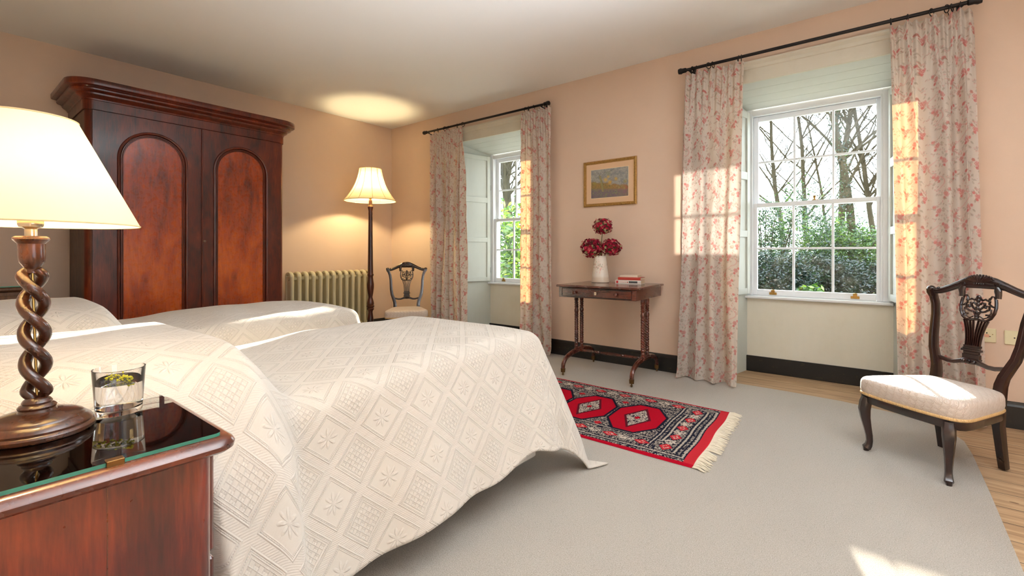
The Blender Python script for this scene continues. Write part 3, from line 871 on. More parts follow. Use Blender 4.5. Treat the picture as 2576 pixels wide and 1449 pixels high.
def leaves(rs, n, cen, rad, size, cols, shell=.35, flat=0., zmin=None):
    d = rs.normal(size=(n, 3)); d /= np.linalg.norm(d, axis=1)[:, None]
    r = rs.uniform(shell, 1, n) ** .5
    lump = 1 + .22 * np.sin(d[:, 0] * 5 + rs.uniform(0, 6)) * np.sin(d[:, 2] * 6 + 1) + .15 * np.sin(d[:, 1] * 9)
    c = np.array(cen) + d * (r * lump)[:, None] * np.array(rad)
    if zmin is not None: c[:, 2] = np.maximum(c[:, 2], zmin + rs.uniform(0, .1, n))
    return leafquads(rs, c, size, cols)
def leafquads(rs, c, size, cols):
    n = len(c)
    a = rs.normal(size=(n, 3)); a[:, 2] *= .6; a /= np.linalg.norm(a, axis=1)[:, None]
    b = np.cross(a, rs.normal(size=(n, 3))); b /= np.linalg.norm(b, axis=1)[:, None]
    nn = np.cross(a, b)
    L = size * rs.uniform(.6, 1.3, n)[:, None]; Wd = L * .36
    V = np.stack([c - a * L * .5, c + b * Wd * .5 - nn * Wd * .15, c + a * L * .5 - nn * L * .12, c - b * Wd * .5 - nn * Wd * .15], 1).reshape(-1, 3)
    F = np.arange(n * 4).reshape(-1, 4)
    ci = rs.randint(0, len(cols), n); cc = np.array(cols)[ci] * rs.uniform(.7, 1.25, n)[:, None]
    return V, F, np.repeat(cc, 4, axis=0)
def cat(parts):
    V = []; F = []; K = []; o = 0
    for v, f, k in parts: V.append(v); F.append(f + o); K.append(k); o += len(v)
    return np.concatenate(V), np.concatenate(F), np.concatenate(K)
DG = [srgb(20, 44, 30), srgb(30, 58, 38), srgb(44, 74, 46)]
MG = [srgb(48, 84, 40), srgb(70, 110, 52), srgb(92, 130, 62), srgb(36, 64, 38)]
BG = [srgb(96, 140, 50), srgb(130, 172, 62), srgb(70, 112, 44), srgb(168, 200, 84), srgb(50, 86, 38)]
def shrub(name, cat_, label, base, rad, n, size, cols, seed, grp=None, lumps=5):
    rs = np.random.RandomState(seed); rr = random.Random(seed)
    t = thing(name, (base[0], base[1], -.1), label, cat_, group=grp)
    ps = []
    for k in range(lumps):
        cx = base[0] + rad[0] * rr.uniform(-.6, .6); cy = base[1] + rad[1] * rr.uniform(-.5, .5)
        rz = rad[2] * rr.uniform(.7, 1.0)
        ps.append(leaves(rs, n // lumps, (cx, cy, rz * .55), (rad[0] * .6, rad[1] * .7, rz * .62), size, cols, zmin=-.08))
    soup('foliage', *cat(ps)[:2], M['leaf'], t, col=cat(ps)[2])
    m = MB()
    for k in range(7):
        a = rr.uniform(0, 6.3); m.tube([(base[0] + .05 * cos(a), base[1] + .05 * sin(a), -.12), (base[0] + rad[0] * .3 * cos(a), base[1] + rad[1] * .3 * sin(a), rad[2] * .4), (base[0] + rad[0] * .5 * cos(a + .3), base[1] + rad[1] * .5 * sin(a + .3), rad[2] * .8)], [.03, .02, .008], 5)
    m.build('stem', M['bark'], t, world=True)
    return t
def tree(label, base, h, r, seed, lean=(0, 0), ivy=0, levels=4, first=.28, spread=.6, grp=None):
    rr = random.Random(seed); rs = np.random.RandomState(seed)
    t = thing('bare_tree', (base[0], base[1], -.1), label, 'tree', group=grp)
    m = MB(); tw = MB()
    trunk = []
    def limb(p, d, L, rad, lev, mb):
        n = max(3, int(L / .35) if lev == 0 else 4); pts = [p]; rds = [rad]
        q = Vector(p); dd = Vector(d)
        for i in range(n):
            dd = (dd + Vector((rr.uniform(-1, 1), rr.uniform(-1, 1), rr.uniform(-.5, .7))) * (.05 if lev == 0 else .22)).normalized()
            q = q + dd * (L / n); pts.append(tuple(q)); rds.append(rad * (1 - .72 * (i + 1) / n))
            if lev == 0: trunk.append((tuple(q), rds[-1]))
        (mb if lev < 2 else tw).tube(pts, rds, 8 if lev == 0 else (5 if lev == 1 else 3), cap=False)
        if lev >= levels: return
        k = {0: int(h * 2.2), 1: 8, 2: 6, 3: 3}.get(lev, 3)
        for i in range(k):
            f = rr.uniform(first if lev == 0 else .2, 1); j = min(len(pts) - 2, int(f * (len(pts) - 1)))
            a = rr.uniform(0, 6.28); side = Vector((cos(a), sin(a), rr.uniform(.1, .9)))
            nd = (Vector(pts[j + 1]) - Vector(pts[j])).normalized() * (1 - spread) + side * spread
            limb(pts[j], nd.normalized(), L * rr.uniform(.28, .45) if lev == 0 else L * rr.uniform(.4, .65), max(.004, rds[j] * rr.uniform(.32, .55)), lev + 1, mb)
    limb((base[0], base[1], -.15), (lean[0], lean[1], 1), h, r, 0, m)
    tk = m.build('trunk', M['bark'], t, world=True)
    tw.build('twigs', M['bark'], t, world=True, smooth=0)
    if ivy:
        ps = []
        for (p, rd) in trunk[:max(1, int(len(trunk) * ivy))]:
            c = rs.normal(size=(170, 3)) * np.array([rd * .62 + .02, rd * .62 + .02, .22]) + np.array(p)
            ps.append(leafquads(rs, c, .085, MG[:2] + DG))
        v, f, k = cat(ps); soup('ivy', v, f, M['leaf'], t, col=k)
    return t
TG = 'bare winter trees in the garden'
def tp(px, Y): return onY(px, HY, Y)[:2]
tree('bare tree seen through the upper left panes of the large window', tp(1972, 24), 9.5, .13, 11, ivy=.3, grp=TG, spread=.7)
tree('slim bare tree seen through the middle panes of the large window', tp(2030, 20), 8.5, .10, 23, ivy=.3, grp=TG, spread=.65)
tree('ivy-clad trunk seen at the left edge of the right-hand panes', tp(2120, 19), 10, .13, 31, lean=(.01, 0), ivy=.35, grp=TG)
tree('thickest ivy-covered tree in the right-hand panes of the large window', tp(2157, 17), 11, .13, 47, ivy=.8, grp=TG, first=.35)
tree('leaning bare tree at the far right panes of the large window', tp(2212, 21), 10, .11, 53, lean=(-.12, 0), grp=TG, spread=.65)
tree('thin distant bare tree between the two ivy-clad trunks', tp(2090, 30), 10, .09, 67, grp=TG, levels=3)
tree('large bare tree trunk seen through the corner window', tp(1283, 15), 11, .24, 71, grp=TG, ivy=.1)
tree('thin pale tree seen beside the big trunk in the corner window', tp(1303, 12), 9, .05, 73, grp=TG, levels=3)
def hx(px, Y): return onY(px, HY, Y)[0]
shrub('garden_hedge', 'hedge', 'dark clipped hedge low in the left panes of the large window', (hx(1945, 13), 13.2), (1.15, .6, 1.15), 15000, .075, DG, 1, 'dark garden hedges')
shrub('garden_hedge', 'hedge', 'dark low hedge in the middle panes of the large window', (hx(2050, 14), 14.0), (1.1, .6, 1.0), 14000, .075, DG, 2, 'dark garden hedges')
shrub('garden_hedge', 'hedge', 'dark low hedge in the right-hand panes of the large window', (hx(2170, 15), 15.0), (1.5, .6, .95), 15000, .075, DG, 3, 'dark garden hedges')
shrub('evergreen_shrub', 'shrub', 'tall evergreen shrub filling the left panes of the lower sash', (hx(1940, 15), 15.4), (1.35, .9, 2.9), 17000, .085, MG + DG[1:], 4, 'garden shrubs', 7)
shrub('evergreen_shrub', 'shrub', 'bright green leafy shrub behind the middle hedge', (hx(2060, 16), 16.6), (1.2, .8, 2.0), 9000, .10, MG + BG[:2], 5, 'garden shrubs')
shrub('evergreen_shrub', 'shrub', 'bright green leafy shrub around the ivy-covered trunk', (hx(2150, 16), 16.2), (1.5, .6, 1.75), 9000, .10, MG + BG[:2], 6, 'garden shrubs')
shrub('evergreen_shrub', 'shrub', 'distant dull green shrub at the far right panes', (hx(2215, 24), 24.), (2.6, 1.2, 2.6), 9000, .13, MG, 7, 'garden shrubs')
shrub('rhododendron', 'shrub', 'sunlit glossy green rhododendron outside the corner window', (-5.95, 7.6), (1.05, .8, 2.25), 3600, .15, BG, 8, None, 6)
shrub('leafy_plant', 'plant', 'small yellow-green plant in front of the middle hedge', (hx(2030, 12), 12.0), (.32, .25, .42), 260, .16, BG, 9, None, 2)
# ------------------------------------------------------------------ beds and bedspreads
def sstep(a, b, x):
    t = np.clip((x - a) / (b - a), 0, 1); return t * t * (3 - 2 * t)
def bed(x0, x1, label, blabel, near, seed):
    y0, y1 = -.14, 1.86
    t = thing('single_bed', ((x0 + x1) / 2, .9, 0), label, 'bed')
    m = MB().rbox(x0 - .045, x1 + .045, y0, y1 + .05, .06, .36, .012); m.build('divan_base', M['divan'], t, world=True)
    m = MB().rbox(x0 - .03, x1 + .03, y0, y1 + .04, .36, .63, .04); m.build('mattress', M['divan'], t, world=True)
    for a in (x0 + .05, x1 - .05):
        for b in (y0 + .1, y1 - .1): MB().lathe([(.02, 0.001), (.03, .06)], (a, b, 0), 12).build('leg', M['ebon'], t, world=True)
    # cover
    D = .60; stp = .0105
    s = np.arange(x0 - D, x1 + D + stp / 2, stp)[None, :]; tt = np.arange(y0, y1 + D + stp / 2, stp)[:, None]
    S_ = s + 0 * tt; T_ = tt + 0 * s
    cx = np.clip(S_, x0, x1); cy = np.minimum(T_, y1)
    ex = S_ - cx; ey = T_ - cy; r = np.hypot(ex, ey) + 1e-9; ux, uy = ex / r, ey / r
    inner = sstep(0, .3, ux) if near == 'L' else sstep(0, .3, -ux)      # side facing the gap between the beds
    side_in = (ux > 0) if near == 'L' else (ux < 0)
    thm = np.where(side_in, 86., 76.) * ux ** 2 + 72. * uy ** 2
    corner = (2 * np.abs(ux * uy)) ** 1.5
    thm = np.radians(thm - 2 * corner)
    zt = .70 - .04 * sstep(1.25, .7, T_) - .010 * np.abs((cx - (x0 + x1) / 2) / .43) ** 3
    zt = zt + .005 * np.sin(S_ * 7 + seed) * np.sin(T_ * 5)
    hump = sstep(.69, .54, T_)
    ph = .165 * hump * (1 - .35 * sstep(.30, .62, np.abs(S_ - (x0 + x1) / 2)))
    Rr = .085 + .045 * hump
    r1 = Rr * thm
    h = np.where(r < r1, Rr * np.sin(np.minimum(r, r1) / Rr), Rr * np.sin(thm) + (r - r1) * np.cos(thm))
    v = np.where(r < r1, Rr * (1 - np.cos(np.minimum(r, r1) / Rr)), Rr * (1 - np.cos(thm)) + (r - r1) * np.sin(thm))
    dep = np.clip(v / .55, 0, 1)
    # soft folds growing towards the hem
    per = np.where(np.abs(ey) < 1e-6, T_, y1 + .30 * np.arctan2(uy, np.abs(ux))) + seed
    rip = np.sin(per * 9.5) * .5 + np.sin(per * 17 + 1.3) * .35 + np.sin(per * 31 + 2.) * .12
    h = h + rip * .026 * dep ** 1.4 + .018 * dep * (1 - dep) * np.sin(per * 5 + 1)
    h = h + .070 * corner * dep ** 1.2 * (~side_in)
    h = h + (.095 * sstep(.68, .60, T_) - .03 * sstep(1.3, .75, T_)) * sstep(.0, .25, v) * np.abs(ux) * (~side_in)
    v = v + ph * dep * .0
    bottom = .012
    vmax = zt - bottom
    over = np.maximum(v - vmax, 0)
    z = zt - np.minimum(v, vmax) + ph * (1 - .92 * sstep(0.02, .62, v))
    h = h + over * .8
    hemlift = .05 * np.exp(-((T_ - 1.66) / .13) ** 2) * dep ** 3 * (uy < .2)
    z = z + hemlift
    X = cx + ux * h; Y = cy + uy * h
    if near == 'R':
        lim = -1.318 + 6 * np.clip(T_ - .36, 0, 1) ** 1.3
        X = np.where(T_ < .9, np.minimum(X, lim + 0 * X), X)
    else:
        X = np.where(T_ < .9, np.maximum(X, -3.955 - 6 * np.clip(T_ - .36, 0, 1) ** 1.3), X)
    # light creases on top
    z = z + .0025 * np.sin((S_ * 3 + T_ * 9) * 2.1) * (1 - dep)
    P = np.stack([X, Y, np.maximum(z, bottom)], -1)
    uv = np.stack([S_ - x0, T_], -1)
    o = grid_obj('bedspread', P, M['spread'], uv=uv)
    tag(o, blabel, 'bedspread')
    md = o.modifiers.new('thickness', 'SOLIDIFY'); md.thickness = .006; md.offset = -1
    # stitched hem
    return t
bed(-2.27, -1.41, 'near single bed with white divan base, closest to the bedside lamp', 'cream diamond-woven bedspread on the near bed, one corner trailing on the carpet', 'R', .4)
bed(-3.84, -2.98, 'far single bed, in front of the wardrobe', 'cream diamond-woven bedspread on the far bed by the wardrobe', 'L', 2.1)

# ------------------------------------------------------------------ bedside cabinet
NZ = .76
nt = thing('bedside_cabinet', (-1.10, .06, 0), 'polished mahogany bedside cabinet in the near left corner with a glass-covered top', 'cabinet')
nx0, nx1, ny0, ny1 = -1.285, -.927, -.19, .332   # glass sheet extents
def rrect(x0, x1, y0, y1, r, n=6, corners=(1, 1, 1, 1)):
    pts = []
    cs = [(x1 - r, y0 + r, -PI / 2), (x1 - r, y1 - r, 0), (x0 + r, y1 - r, PI / 2), (x0 + r, y0 + r, PI)]
    for (cx, cy, a), on in zip(cs, corners):
        for k in range(n + 1):
            b = a + PI / 2 * k / n; pts.append((cx + r * cos(b), cy + r * sin(b)))
    return pts
# wooden top: bullnose slab
m = MB(); out = []
for (ins, z) in [(.004, NZ - .0065), (-.012, NZ - .0075), (-.019, NZ - .012), (-.023, NZ - .019), (-.021, NZ - .027), (-.012, NZ - .033), (.0, NZ - .036), (.02, NZ - .037)]:
    out.append([(x, y, z) for x, y in rrect(nx0 + ins, nx1 - ins, ny0 + ins, ny1 - ins, max(.004, .012 - ins))])
n_ = len(out[0]); vs = [p for l in out for p in l]
fs = [(k * n_ + i, (k + 1) * n_ + i, (k + 1) * n_ + (i + 1) % n_, k * n_ + (i + 1) % n_) for k in range(len(out) - 1) for i in range(n_)]
fs.append(tuple(range(n_))); fs.append(tuple((len(out) - 1) * n_ + i for i in range(n_))[::-1])
m.add(vs, fs); m.m = [0] * len(m.f); m.m[-2] = 1
m.build('cabinet_top', [M['night_edge'], M['night_top']], nt, world=True)
bx0, bx1, by0, by1 = nx0 + .005, nx1 - .012, ny0 + .01, ny1 - .008
m = MB().prism(rrect(bx0, bx1, by0, by1, .028, 8), .06, NZ - .036); m.build('cabinet_body', M['night'], nt, world=True)
m = MB().prism(rrect(bx0 - .008, bx1 + .010, by0, by1 + .010, .03, 8), .001, .075); m.build('plinth', M['night'], nt, world=True)
m = MB().rbox(bx0 + .05, bx1 - .05, by1 + .001, by1 + .016, .52, .70, .004); dr = m.build('drawer', M['night'], nt, world=True)
m = MB().rbox(bx0 + .05, bx1 - .05, by1 + .001, by1 + .016, .09, .51, .004); m.build('cabinet_door', M['night'], nt, world=True)
# thin veneer joint on the side panel
MB().box(bx1 - .001, bx1 + .0006, .175, .1765, .08, NZ - .04).build('veneer_joint', M['night_edge'], nt, world=True, smooth=0)
gp = rrect(nx0, nx1, ny0, ny1, .012, 5)
m = MB().prism(gp, NZ - .006, NZ); ntr = len(gp) - 2
m.m = [0 if (max(m.v[i][2] for i in f) - min(m.v[i][2] for i in f)) < .001 or min(m.v[i][0] for i in f) < nx1 - .013 else 1 for f in m.f]
tag(m.build('glass_sheet', [M['gtop'], M['gedge']], smooth=0, fixn=True), 'sheet of glass with a green edge lying under the near lamp and tumbler', 'glass sheet')
m = MB().rbox(nx1 - .012, nx1 + .0035, .172, .194, NZ, NZ + .0022, .0008); m.rbox(nx1 + .0012, nx1 + .0035, .172, .194, NZ - .012, NZ + .002, .0008)
m.rbox(nx1 + .0012, nx1 + .014, .171, .195, NZ - .0125, NZ - .0100, .0008)
m.rbox(nx1 + .013, nx1 + .0165, .169, .197, NZ - .024, NZ - .0100, .0008); m.ball((nx1 + .0165, .183, NZ - .017), .0035, 10, 6)
m.build('glass_clip', M['clip'], nt, world=True)

# ------------------------------------------------------------------ bedside lamp
LC = (-1.180, .125)
lt = thing('bedside_lamp', (LC[0], LC[1], NZ), 'large lit table lamp with cream shade and open barley-twist wooden stem', 'lamp')
def lean(mb):
    k = .036
    mb.v = [(x - k * .782 * max(0, z - .04), y - k * .624 * max(0, z - .04), z) for x, y, z in mb.v]; return mb
m = MB().lathe([(.055, .001), (.075, .001), (.078, .004), (.079, .009), (.0765, .0125), (.074, .0135), (.0745, .017), (.072, .021), (.067, .025), (.064, .0265), (.063, .0285), (.060, .031), (.050, .035), (.040, .037), (.034, .0385)], n=64)
m.build('lamp_base', M['twist'], lt)
m = MB().lathe([(.034, .0385), (.026, .040), (.0245, .044), (.026, .048), (.0235, .051), (.020, .053), (.0205, .056), (.018, .060), (.013, .064)], n=40)
lean(m).build('stem_foot', M['twist'], lt)
m = MB(); z0, z1 = .062, .292
for s in (0, 1):
    pts = []; rd = []
    for k in range(121):
        f = k / 120; z = z0 + (z1 - z0) * f; a = -2 * PI * 2.15 * f + PI * s + 1.9
        e = min(1, f / .06, (1 - f) / .06); e = e * e * (3 - 2 * e)
        pts.append((.0135 * (.45 + .55 * e) * cos(a), .0135 * (.45 + .55 * e) * sin(a), z)); rd.append(.0090 * (.8 + .2 * e))
    m.tube(pts, rd, 16)
lean(m).build('barley_twist_stem', M['twist'], lt)
lean(MB().tube([(0, 0, .055), (0, 0, .30)], .0021, 8)).build('conduit_rod', M['brass'], lt)
m = MB().lathe([(.009, .284), (.0085, .290), (.010, .293), (.0165, .303), (.0178, .312), (.0175, .328), (.0182, .336), (.0225, .341), (.0245, .344), (.0242, .347), (.020, .3495), (.006, .350)], n=40)
lean(m).build('candle_cup', M['twist'], lt)
m = MB().lathe([(.0085, .349), (.0085, .362), (.0095, .363), (.0155, .366), (.0170, .370), (.0172, .376), (.0162, .378), (.0162, .392), (.0158, .398), (.010, .400)], n=36)
lean(m).build('bulb_holder', M['nickel'], lt)
lean(MB().rbox(.010, .022, -.006, .004, .381, .388, .001)).build('switch', M['dark'], lt)
sb, st_, zb, ztp = .153, .068, .371, .560
m = MB(); pr = []
for k in range(13):
    f = k / 12; pr.append((sb + (st_ - sb) * f, zb + (ztp - zb) * f))
inn = [(r_ - .0012, z) for r_, z in pr[::-1]]
m.lathe(pr, n=96, cap=False); 
lean(m); shd = m.build('lamp_shade', M['shade'], lt)
for r_, z in ((sb, zb), (st_, ztp)):
    mm = MB().tube([(r_ * cos(a), r_ * sin(a), z) for a in [2 * PI * k / 96 for k in range(96)]], .0014, 6, closed=True); lean(mm)
    mm.build('shade_rim', M['shade_trim'], shd)
m = MB()
for k in range(3):
    a = 2 * PI * k / 3 + .4; m.tube([(.015 * cos(a), .015 * sin(a), .40), (.03 * cos(a), .03 * sin(a), .50), (st_ * cos(a), st_ * sin(a), .555)], .0012, 5)
lean(m).build('shade_carrier', M['brass'], lt)
m = MB().ball((0, 0, .452), .026, 20, 14, sc=(1, 1, 1.15)); m.lathe([(.012, .40), (.014, .428)], n=16)
lean(m).build('light_bulb', M['bulb1'], lt)

# the twin cabinet and lamp on the far side of the beds, just outside the frame at the left
OX = -3.066
dup(nt, (nt.location[0] + OX, nt.location[1], 0), label='matching bedside cabinet beyond the far bed')
gs = bpy.data.objects['glass_sheet']; g2 = gs.copy(); C.objects.link(g2); g2.location = (gs.location[0] + OX, gs.location[1], gs.location[2])
tag(g2, 'sheet of glass with a green edge on the cabinet beyond the far bed', 'glass sheet')
l2 = dup(lt, (lt.location[0] + OX + .05, lt.location[1] - .01, NZ), label='second lit twisted lamp beyond the far bed')
for ch in list(l2.children):
    if ch.name.startswith('lamp_shade'):
        for q in list(ch.children): bpy.data.objects.remove(q)
        bpy.data.objects.remove(ch)
    elif ch.name.startswith('light_bulb'): ch.location = (0, 0, .06)
    elif ch.name.startswith('shade_carrier'): bpy.data.objects.remove(ch)
lean(MB().lathe([(.165, .375), (.112, .565)], n=64, cap=False)).build('lamp_shade', M['shade'], l2)

# ------------------------------------------------------------------ tumbler of water with sprig
TX, TY = -1.206, .244
tb = thing('drinking_glass', (TX, TY, NZ), 'clear glass tumbler half full of water beside the large near lamp', 'glass')
m = MB(); ro = [(.0355, .0006), (.0368, .003), (.0375, .010), (.0425, .088), (.0424, .0893), (.0416, .0895), (.0410, .088), (.0362, .014), (.0340, .0105), (.0, .0100)]
m.lathe([(0, .0006)] + ro, n=72, cap=False); m.build('tumbler', M['tumbler'], tb, smooth=50, fixn=True)
# water with a surface resting just inside the wall
wl = .060; rw = .0362 + (.0410 - .0362) * (wl - .014) / .074 + .0002
m = MB().lathe([(0, .0101), (.0338, .0106), (.0363, .0142), (rw, wl - .0006), (rw + .0001, wl + .0004), (rw - .0010, wl), (0, wl)], n=72, cap=False)
wo = m.build('water', M['water'], smooth=50, fixn=True); wo.location = Vector(wo.location) + Vector((TX, TY, NZ)); tag(wo, 'water filling the lower half of the tumbler', 'water')
rr = random.Random(9)
m = MB(); m2 = MB()
ax = Vector((.80, .52, .0)).normalized()
for k in range(15):
    q = -.028 + .056 * k / 14; c0 = Vector((TX, TY, NZ + wl + .002)) + ax * q
    for j in range(7):
        w_ = .012 * (1.15 - abs(q + .01) / .035)
        p = c0 + Vector((rr.uniform(-w_, w_), rr.uniform(-w_, w_), rr.uniform(-.009, .008)))
        if (p - Vector((TX, TY, p.z))).length > .034: continue
        m.ball(p, rr.uniform(.0012, .0024), 6, 4)
        m2.tube([tuple(c0), tuple(p)], .0004, 4)
sp = m.build('flower_sprig', M['sprig']); tag(sp, 'small sprig of yellow-green flowers floating in the tumbler', 'flower')
st = m2.build('stem', M['stem']); st.parent = sp; st.location = Vector(st.location) - Vector(sp.location)

# ------------------------------------------------------------------ wardrobe
WF = -4.95; wy0, wy1 = .79, 2.36
wd = thing('wardrobe', (-5.25, 1.575, 0), 'tall mahogany double wardrobe with arched door panels and a heavy cornice', 'wardrobe')
def body_outline(x0, x1, y0, y1, r, n=8):
    pts = [(x0, y0)]
    for k in range(n + 1): a = -PI / 2 + PI / 2 * k / n; pts.append((x1 - r + r * cos(a), y0 + r + r * sin(a)))
    for k in range(n + 1): a = PI / 2 * k / n; pts.append((x1 - r + r * cos(a), y1 - r + r * sin(a)))
    return pts + [(x0, y1)]
m = MB().prism(body_outline(-5.575, WF, wy0, wy1, .055), .10, 2.24); m.m = [0] * len(m.f)
for i, f in enumerate(m.f):
    ys = [m.v[j][1] for j in f]; xs = [m.v[j][0] for j in f]
    if max(ys) < wy0 + .003: m.m[i] = 1
m.build('carcass', [M['mahog'], M['mahog_side']], wd, world=True, smooth=30)
m = MB().prism(body_outline(-5.58, WF + .03, wy0 - .03, wy1 + .03, .07), .001, .13); m.build('plinth', M['mahog'], wd, world=True, smooth=30)
path = [(x, y, 0) for x, y in body_outline(-5.58, WF + .004, wy0 - .004, wy1 + .004, .06)]
prof = [(0, 2.225), (.004, 2.225), (.006, 2.228), (.006, 2.300), (.012, 2.303), (.014, 2.312), (.024, 2.322), (.036, 2.328), (.046, 2.340), (.048, 2.352), (.058, 2.356), (.072, 2.360), (.080, 2.368),
        (.082, 2.378), (.078, 2.388), (.080, 2.391), (.106, 2.393), (.114, 2.398), (.116, 2.406), (.116, 2.436), (.112, 2.443), (.100, 2.446), (-.05, 2.446)]
m = MB().sweep(path, prof); m.prism(body_outline(-5.58, WF - .0, wy0 - .0, wy1 + .0, .06), 2.235, 2.4455)
m.build('cornice', M['mahog'], wd, world=True, smooth=30)
def arch(y0, y1, zb, zt, n=20):
    c = (y0 + y1) / 2; r = (y1 - y0) / 2
    return [(y0, zb), (y1, zb)] + [(c + r * cos(PI * k / n), zt - r + r * sin(PI * k / n)) for k in range(n + 1)]
for (ya, yb, pa, pb, lab) in ((.832, 1.590, .998, 1.470, 'left'), (1.600, 2.318, 1.702, 2.170, 'right')):
    d0 = .17; x1 = WF + .006
    hole = arch(pa, pb, .30, 2.098)
    m = MB().prism([(ya, d0), (yb, d0), (yb, 2.218), (ya, 2.218)], WF + .001, x1 + .012, axis='x', holes=[hole])
    dr = m.build('door', M['mahog'], wd, world=True, smooth=0)
    m = MB().prism(arch(pa - .004, pb + .004, .296, 2.102), WF + .0005, WF + .005, axis='x')
    def sub(mb, nm, mt, **k):
        o = mb.build(nm, mt, **k); o.parent = dr; o.location = Vector(o.location) - Vector(wd.location); return o
    sub(m, 'arched_panel', M['mahog_panel'], smooth=0)
    loop = [(x1 + .012, a, b) for a, b in hole]
    # moulding: a fat bead and a thin inner bead following the arch
    m = MB().tube([(x1 + .010, a, b) for a, b in arch(pa - .004, pb + .004, .296, 2.102, 28)], [(.011, .013)] * 31, 10, up=(1, 0, 0), closed=True)
    m.tube([(x1 + .003, a, b) for a, b in arch(pa + .014, pb - .014, .314, 2.084, 28)], [(.006, .007)] * 31, 8, up=(1, 0, 0), closed=True)
    m.tube([(x1 - .002, a, b) for a, b in arch(pa + .026, pb - .026, .326, 2.072, 28)], [(.005, .006)] * 31, 8, up=(1, 0, 0), closed=True)
    sub(m, 'arch_moulding', M['mahog'])
    if lab == 'right':
        m = MB().tube([(x1 + .012, 1.612, 1.187), (x1 + .035, 1.612, 1.187)], .0022, 8); m.tube([(x1 + .035, 1.612, 1.196), (x1 + .035, 1.612 + .008, 1.187), (x1 + .035, 1.612, 1.178), (x1 + .035, 1.612 - .008, 1.187)], .002, 6, closed=True)
        m.lathe([(.006, 0), (.006, .002)], (0, 0, 0), 12); m.xf(Matrix.Translation((x1 + .012, 1.612, 1.187)) @ Matrix.Rotation(PI / 2, 4, 'Y'), len(m.v) - 24)
        sub(m, 'key', M['nickel'])
        m = MB().tube([(x1 + .016, 1.596, .51), (x1 + .016, 1.596, 2.214)], .008, 8); sub(m, 'closing_bead', M['mahog'])

# chest with a glass top beyond the far bed
ct = thing('chest_of_drawers', (-5.2, .12, 0), 'dark wooden chest with a glass-covered top, just showing beyond the far bed at left', 'chest of drawers')
cx1, cy1 = -4.92, .50
m = MB().rbox(-5.56, cx1 - .03, -.20, cy1 - .03, .05, .80, .008); m.build('carcass', M['mahog_side'], ct, world=True)
m = MB().rbox(-5.58, cx1 - .005, -.215, cy1 - .005, .801, .832, .01); m.build('chest_top', M['mahog_side'], ct, world=True)
for z0, z1 in ((.10, .30), (.32, .54), (.56, .77)):
    o = MB().rbox(cx1 - .03, cx1 - .015, -.16, cy1 - .07, z0, z1, .004).build('drawer', M['mahog_side'], ct, world=True)
    for yc in (-.05, .30):
        k = MB().ball((cx1 - .006, yc, (z0 + z1) / 2), .013, 12, 8).build('knob', M['ebon']); k.parent = o; k.location = Vector(k.location) - Vector(ct.location)
m = MB().box(-5.57, cx1, -.21, cy1, .8325, .8395)
m.m = [0, 0, 1, 1, 1, 1]
tag(m.build('glass_sheet', [M['gtop'], M['gedge']], smooth=0), 'sheet of glass with a green edge on the chest beyond the far bed', 'glass sheet')

# ------------------------------------------------------------------ radiator
rd = thing('radiator', (-5.45, 3.19, 0), 'cream cast-iron column radiator under the lamp glow beside the wardrobe', 'radiator')
ng = 13; pitch = .0885; ry0 = 2.66
for k in range(ng):
    yc = ry0 + pitch * k; m = MB()
    zb_, zt_ = .13, .80
    for xc in (-5.505, -5.395):
        m.tube([(xc, yc, zb_), (xc, yc, .25), (xc, yc, .65), (xc, yc, zt_)], [(.024, .027), (.021, .024), (.021, .024), (.024, .027)], 12, up=(1, 0, 0))
    pts = [(-5.505 - .0, yc, zt_ - .01)] + [(-5.45 - .055 * cos(a), yc, zt_ + .04 * sin(a)) for a in [PI * q / 10 for q in range(11)]] + [(-5.395, yc, zt_ - .01)]
    m.tube(pts, [(.020, .026)] * len(pts), 10, up=(0, 1, 0))
    pts = [(-5.505, yc, zb_ + .01)] + [(-5.45 - .055 * cos(a), yc, zb_ - .03 * sin(a)) for a in [PI * q / 10 for q in range(11)]] + [(-5.395, yc, zb_ + .01)]
    m.tube(pts, [(.020, .026)] * len(pts), 10, up=(0, 1, 0))
    m.box(-5.50, -5.40, yc - .012, yc + .012, zb_, zt_)
    m.tube([(-5.395, yc, .06), (-5.395, yc, .12)] if k in (0, ng - 1) else [(-5.395, yc, .11), (-5.395, yc, .12)], .016, 8)
    if k in (0, ng - 1): m.tube([(-5.395, yc, .001), (-5.395, yc, .08)], [.024, .016], 8); m.tube([(-5.505, yc, .001), (-5.505, yc, .12)], [.024, .016], 8)
    m.build('radiator_section', M['rad'], rd, world=True)
for z in (.155, .775): MB().tube([(-5.45, ry0 - .02, z), (-5.45, ry0 + pitch * (ng - 1) + .02, z)], .024, 12).build('connecting_pipe', M['rad'], rd, world=True)

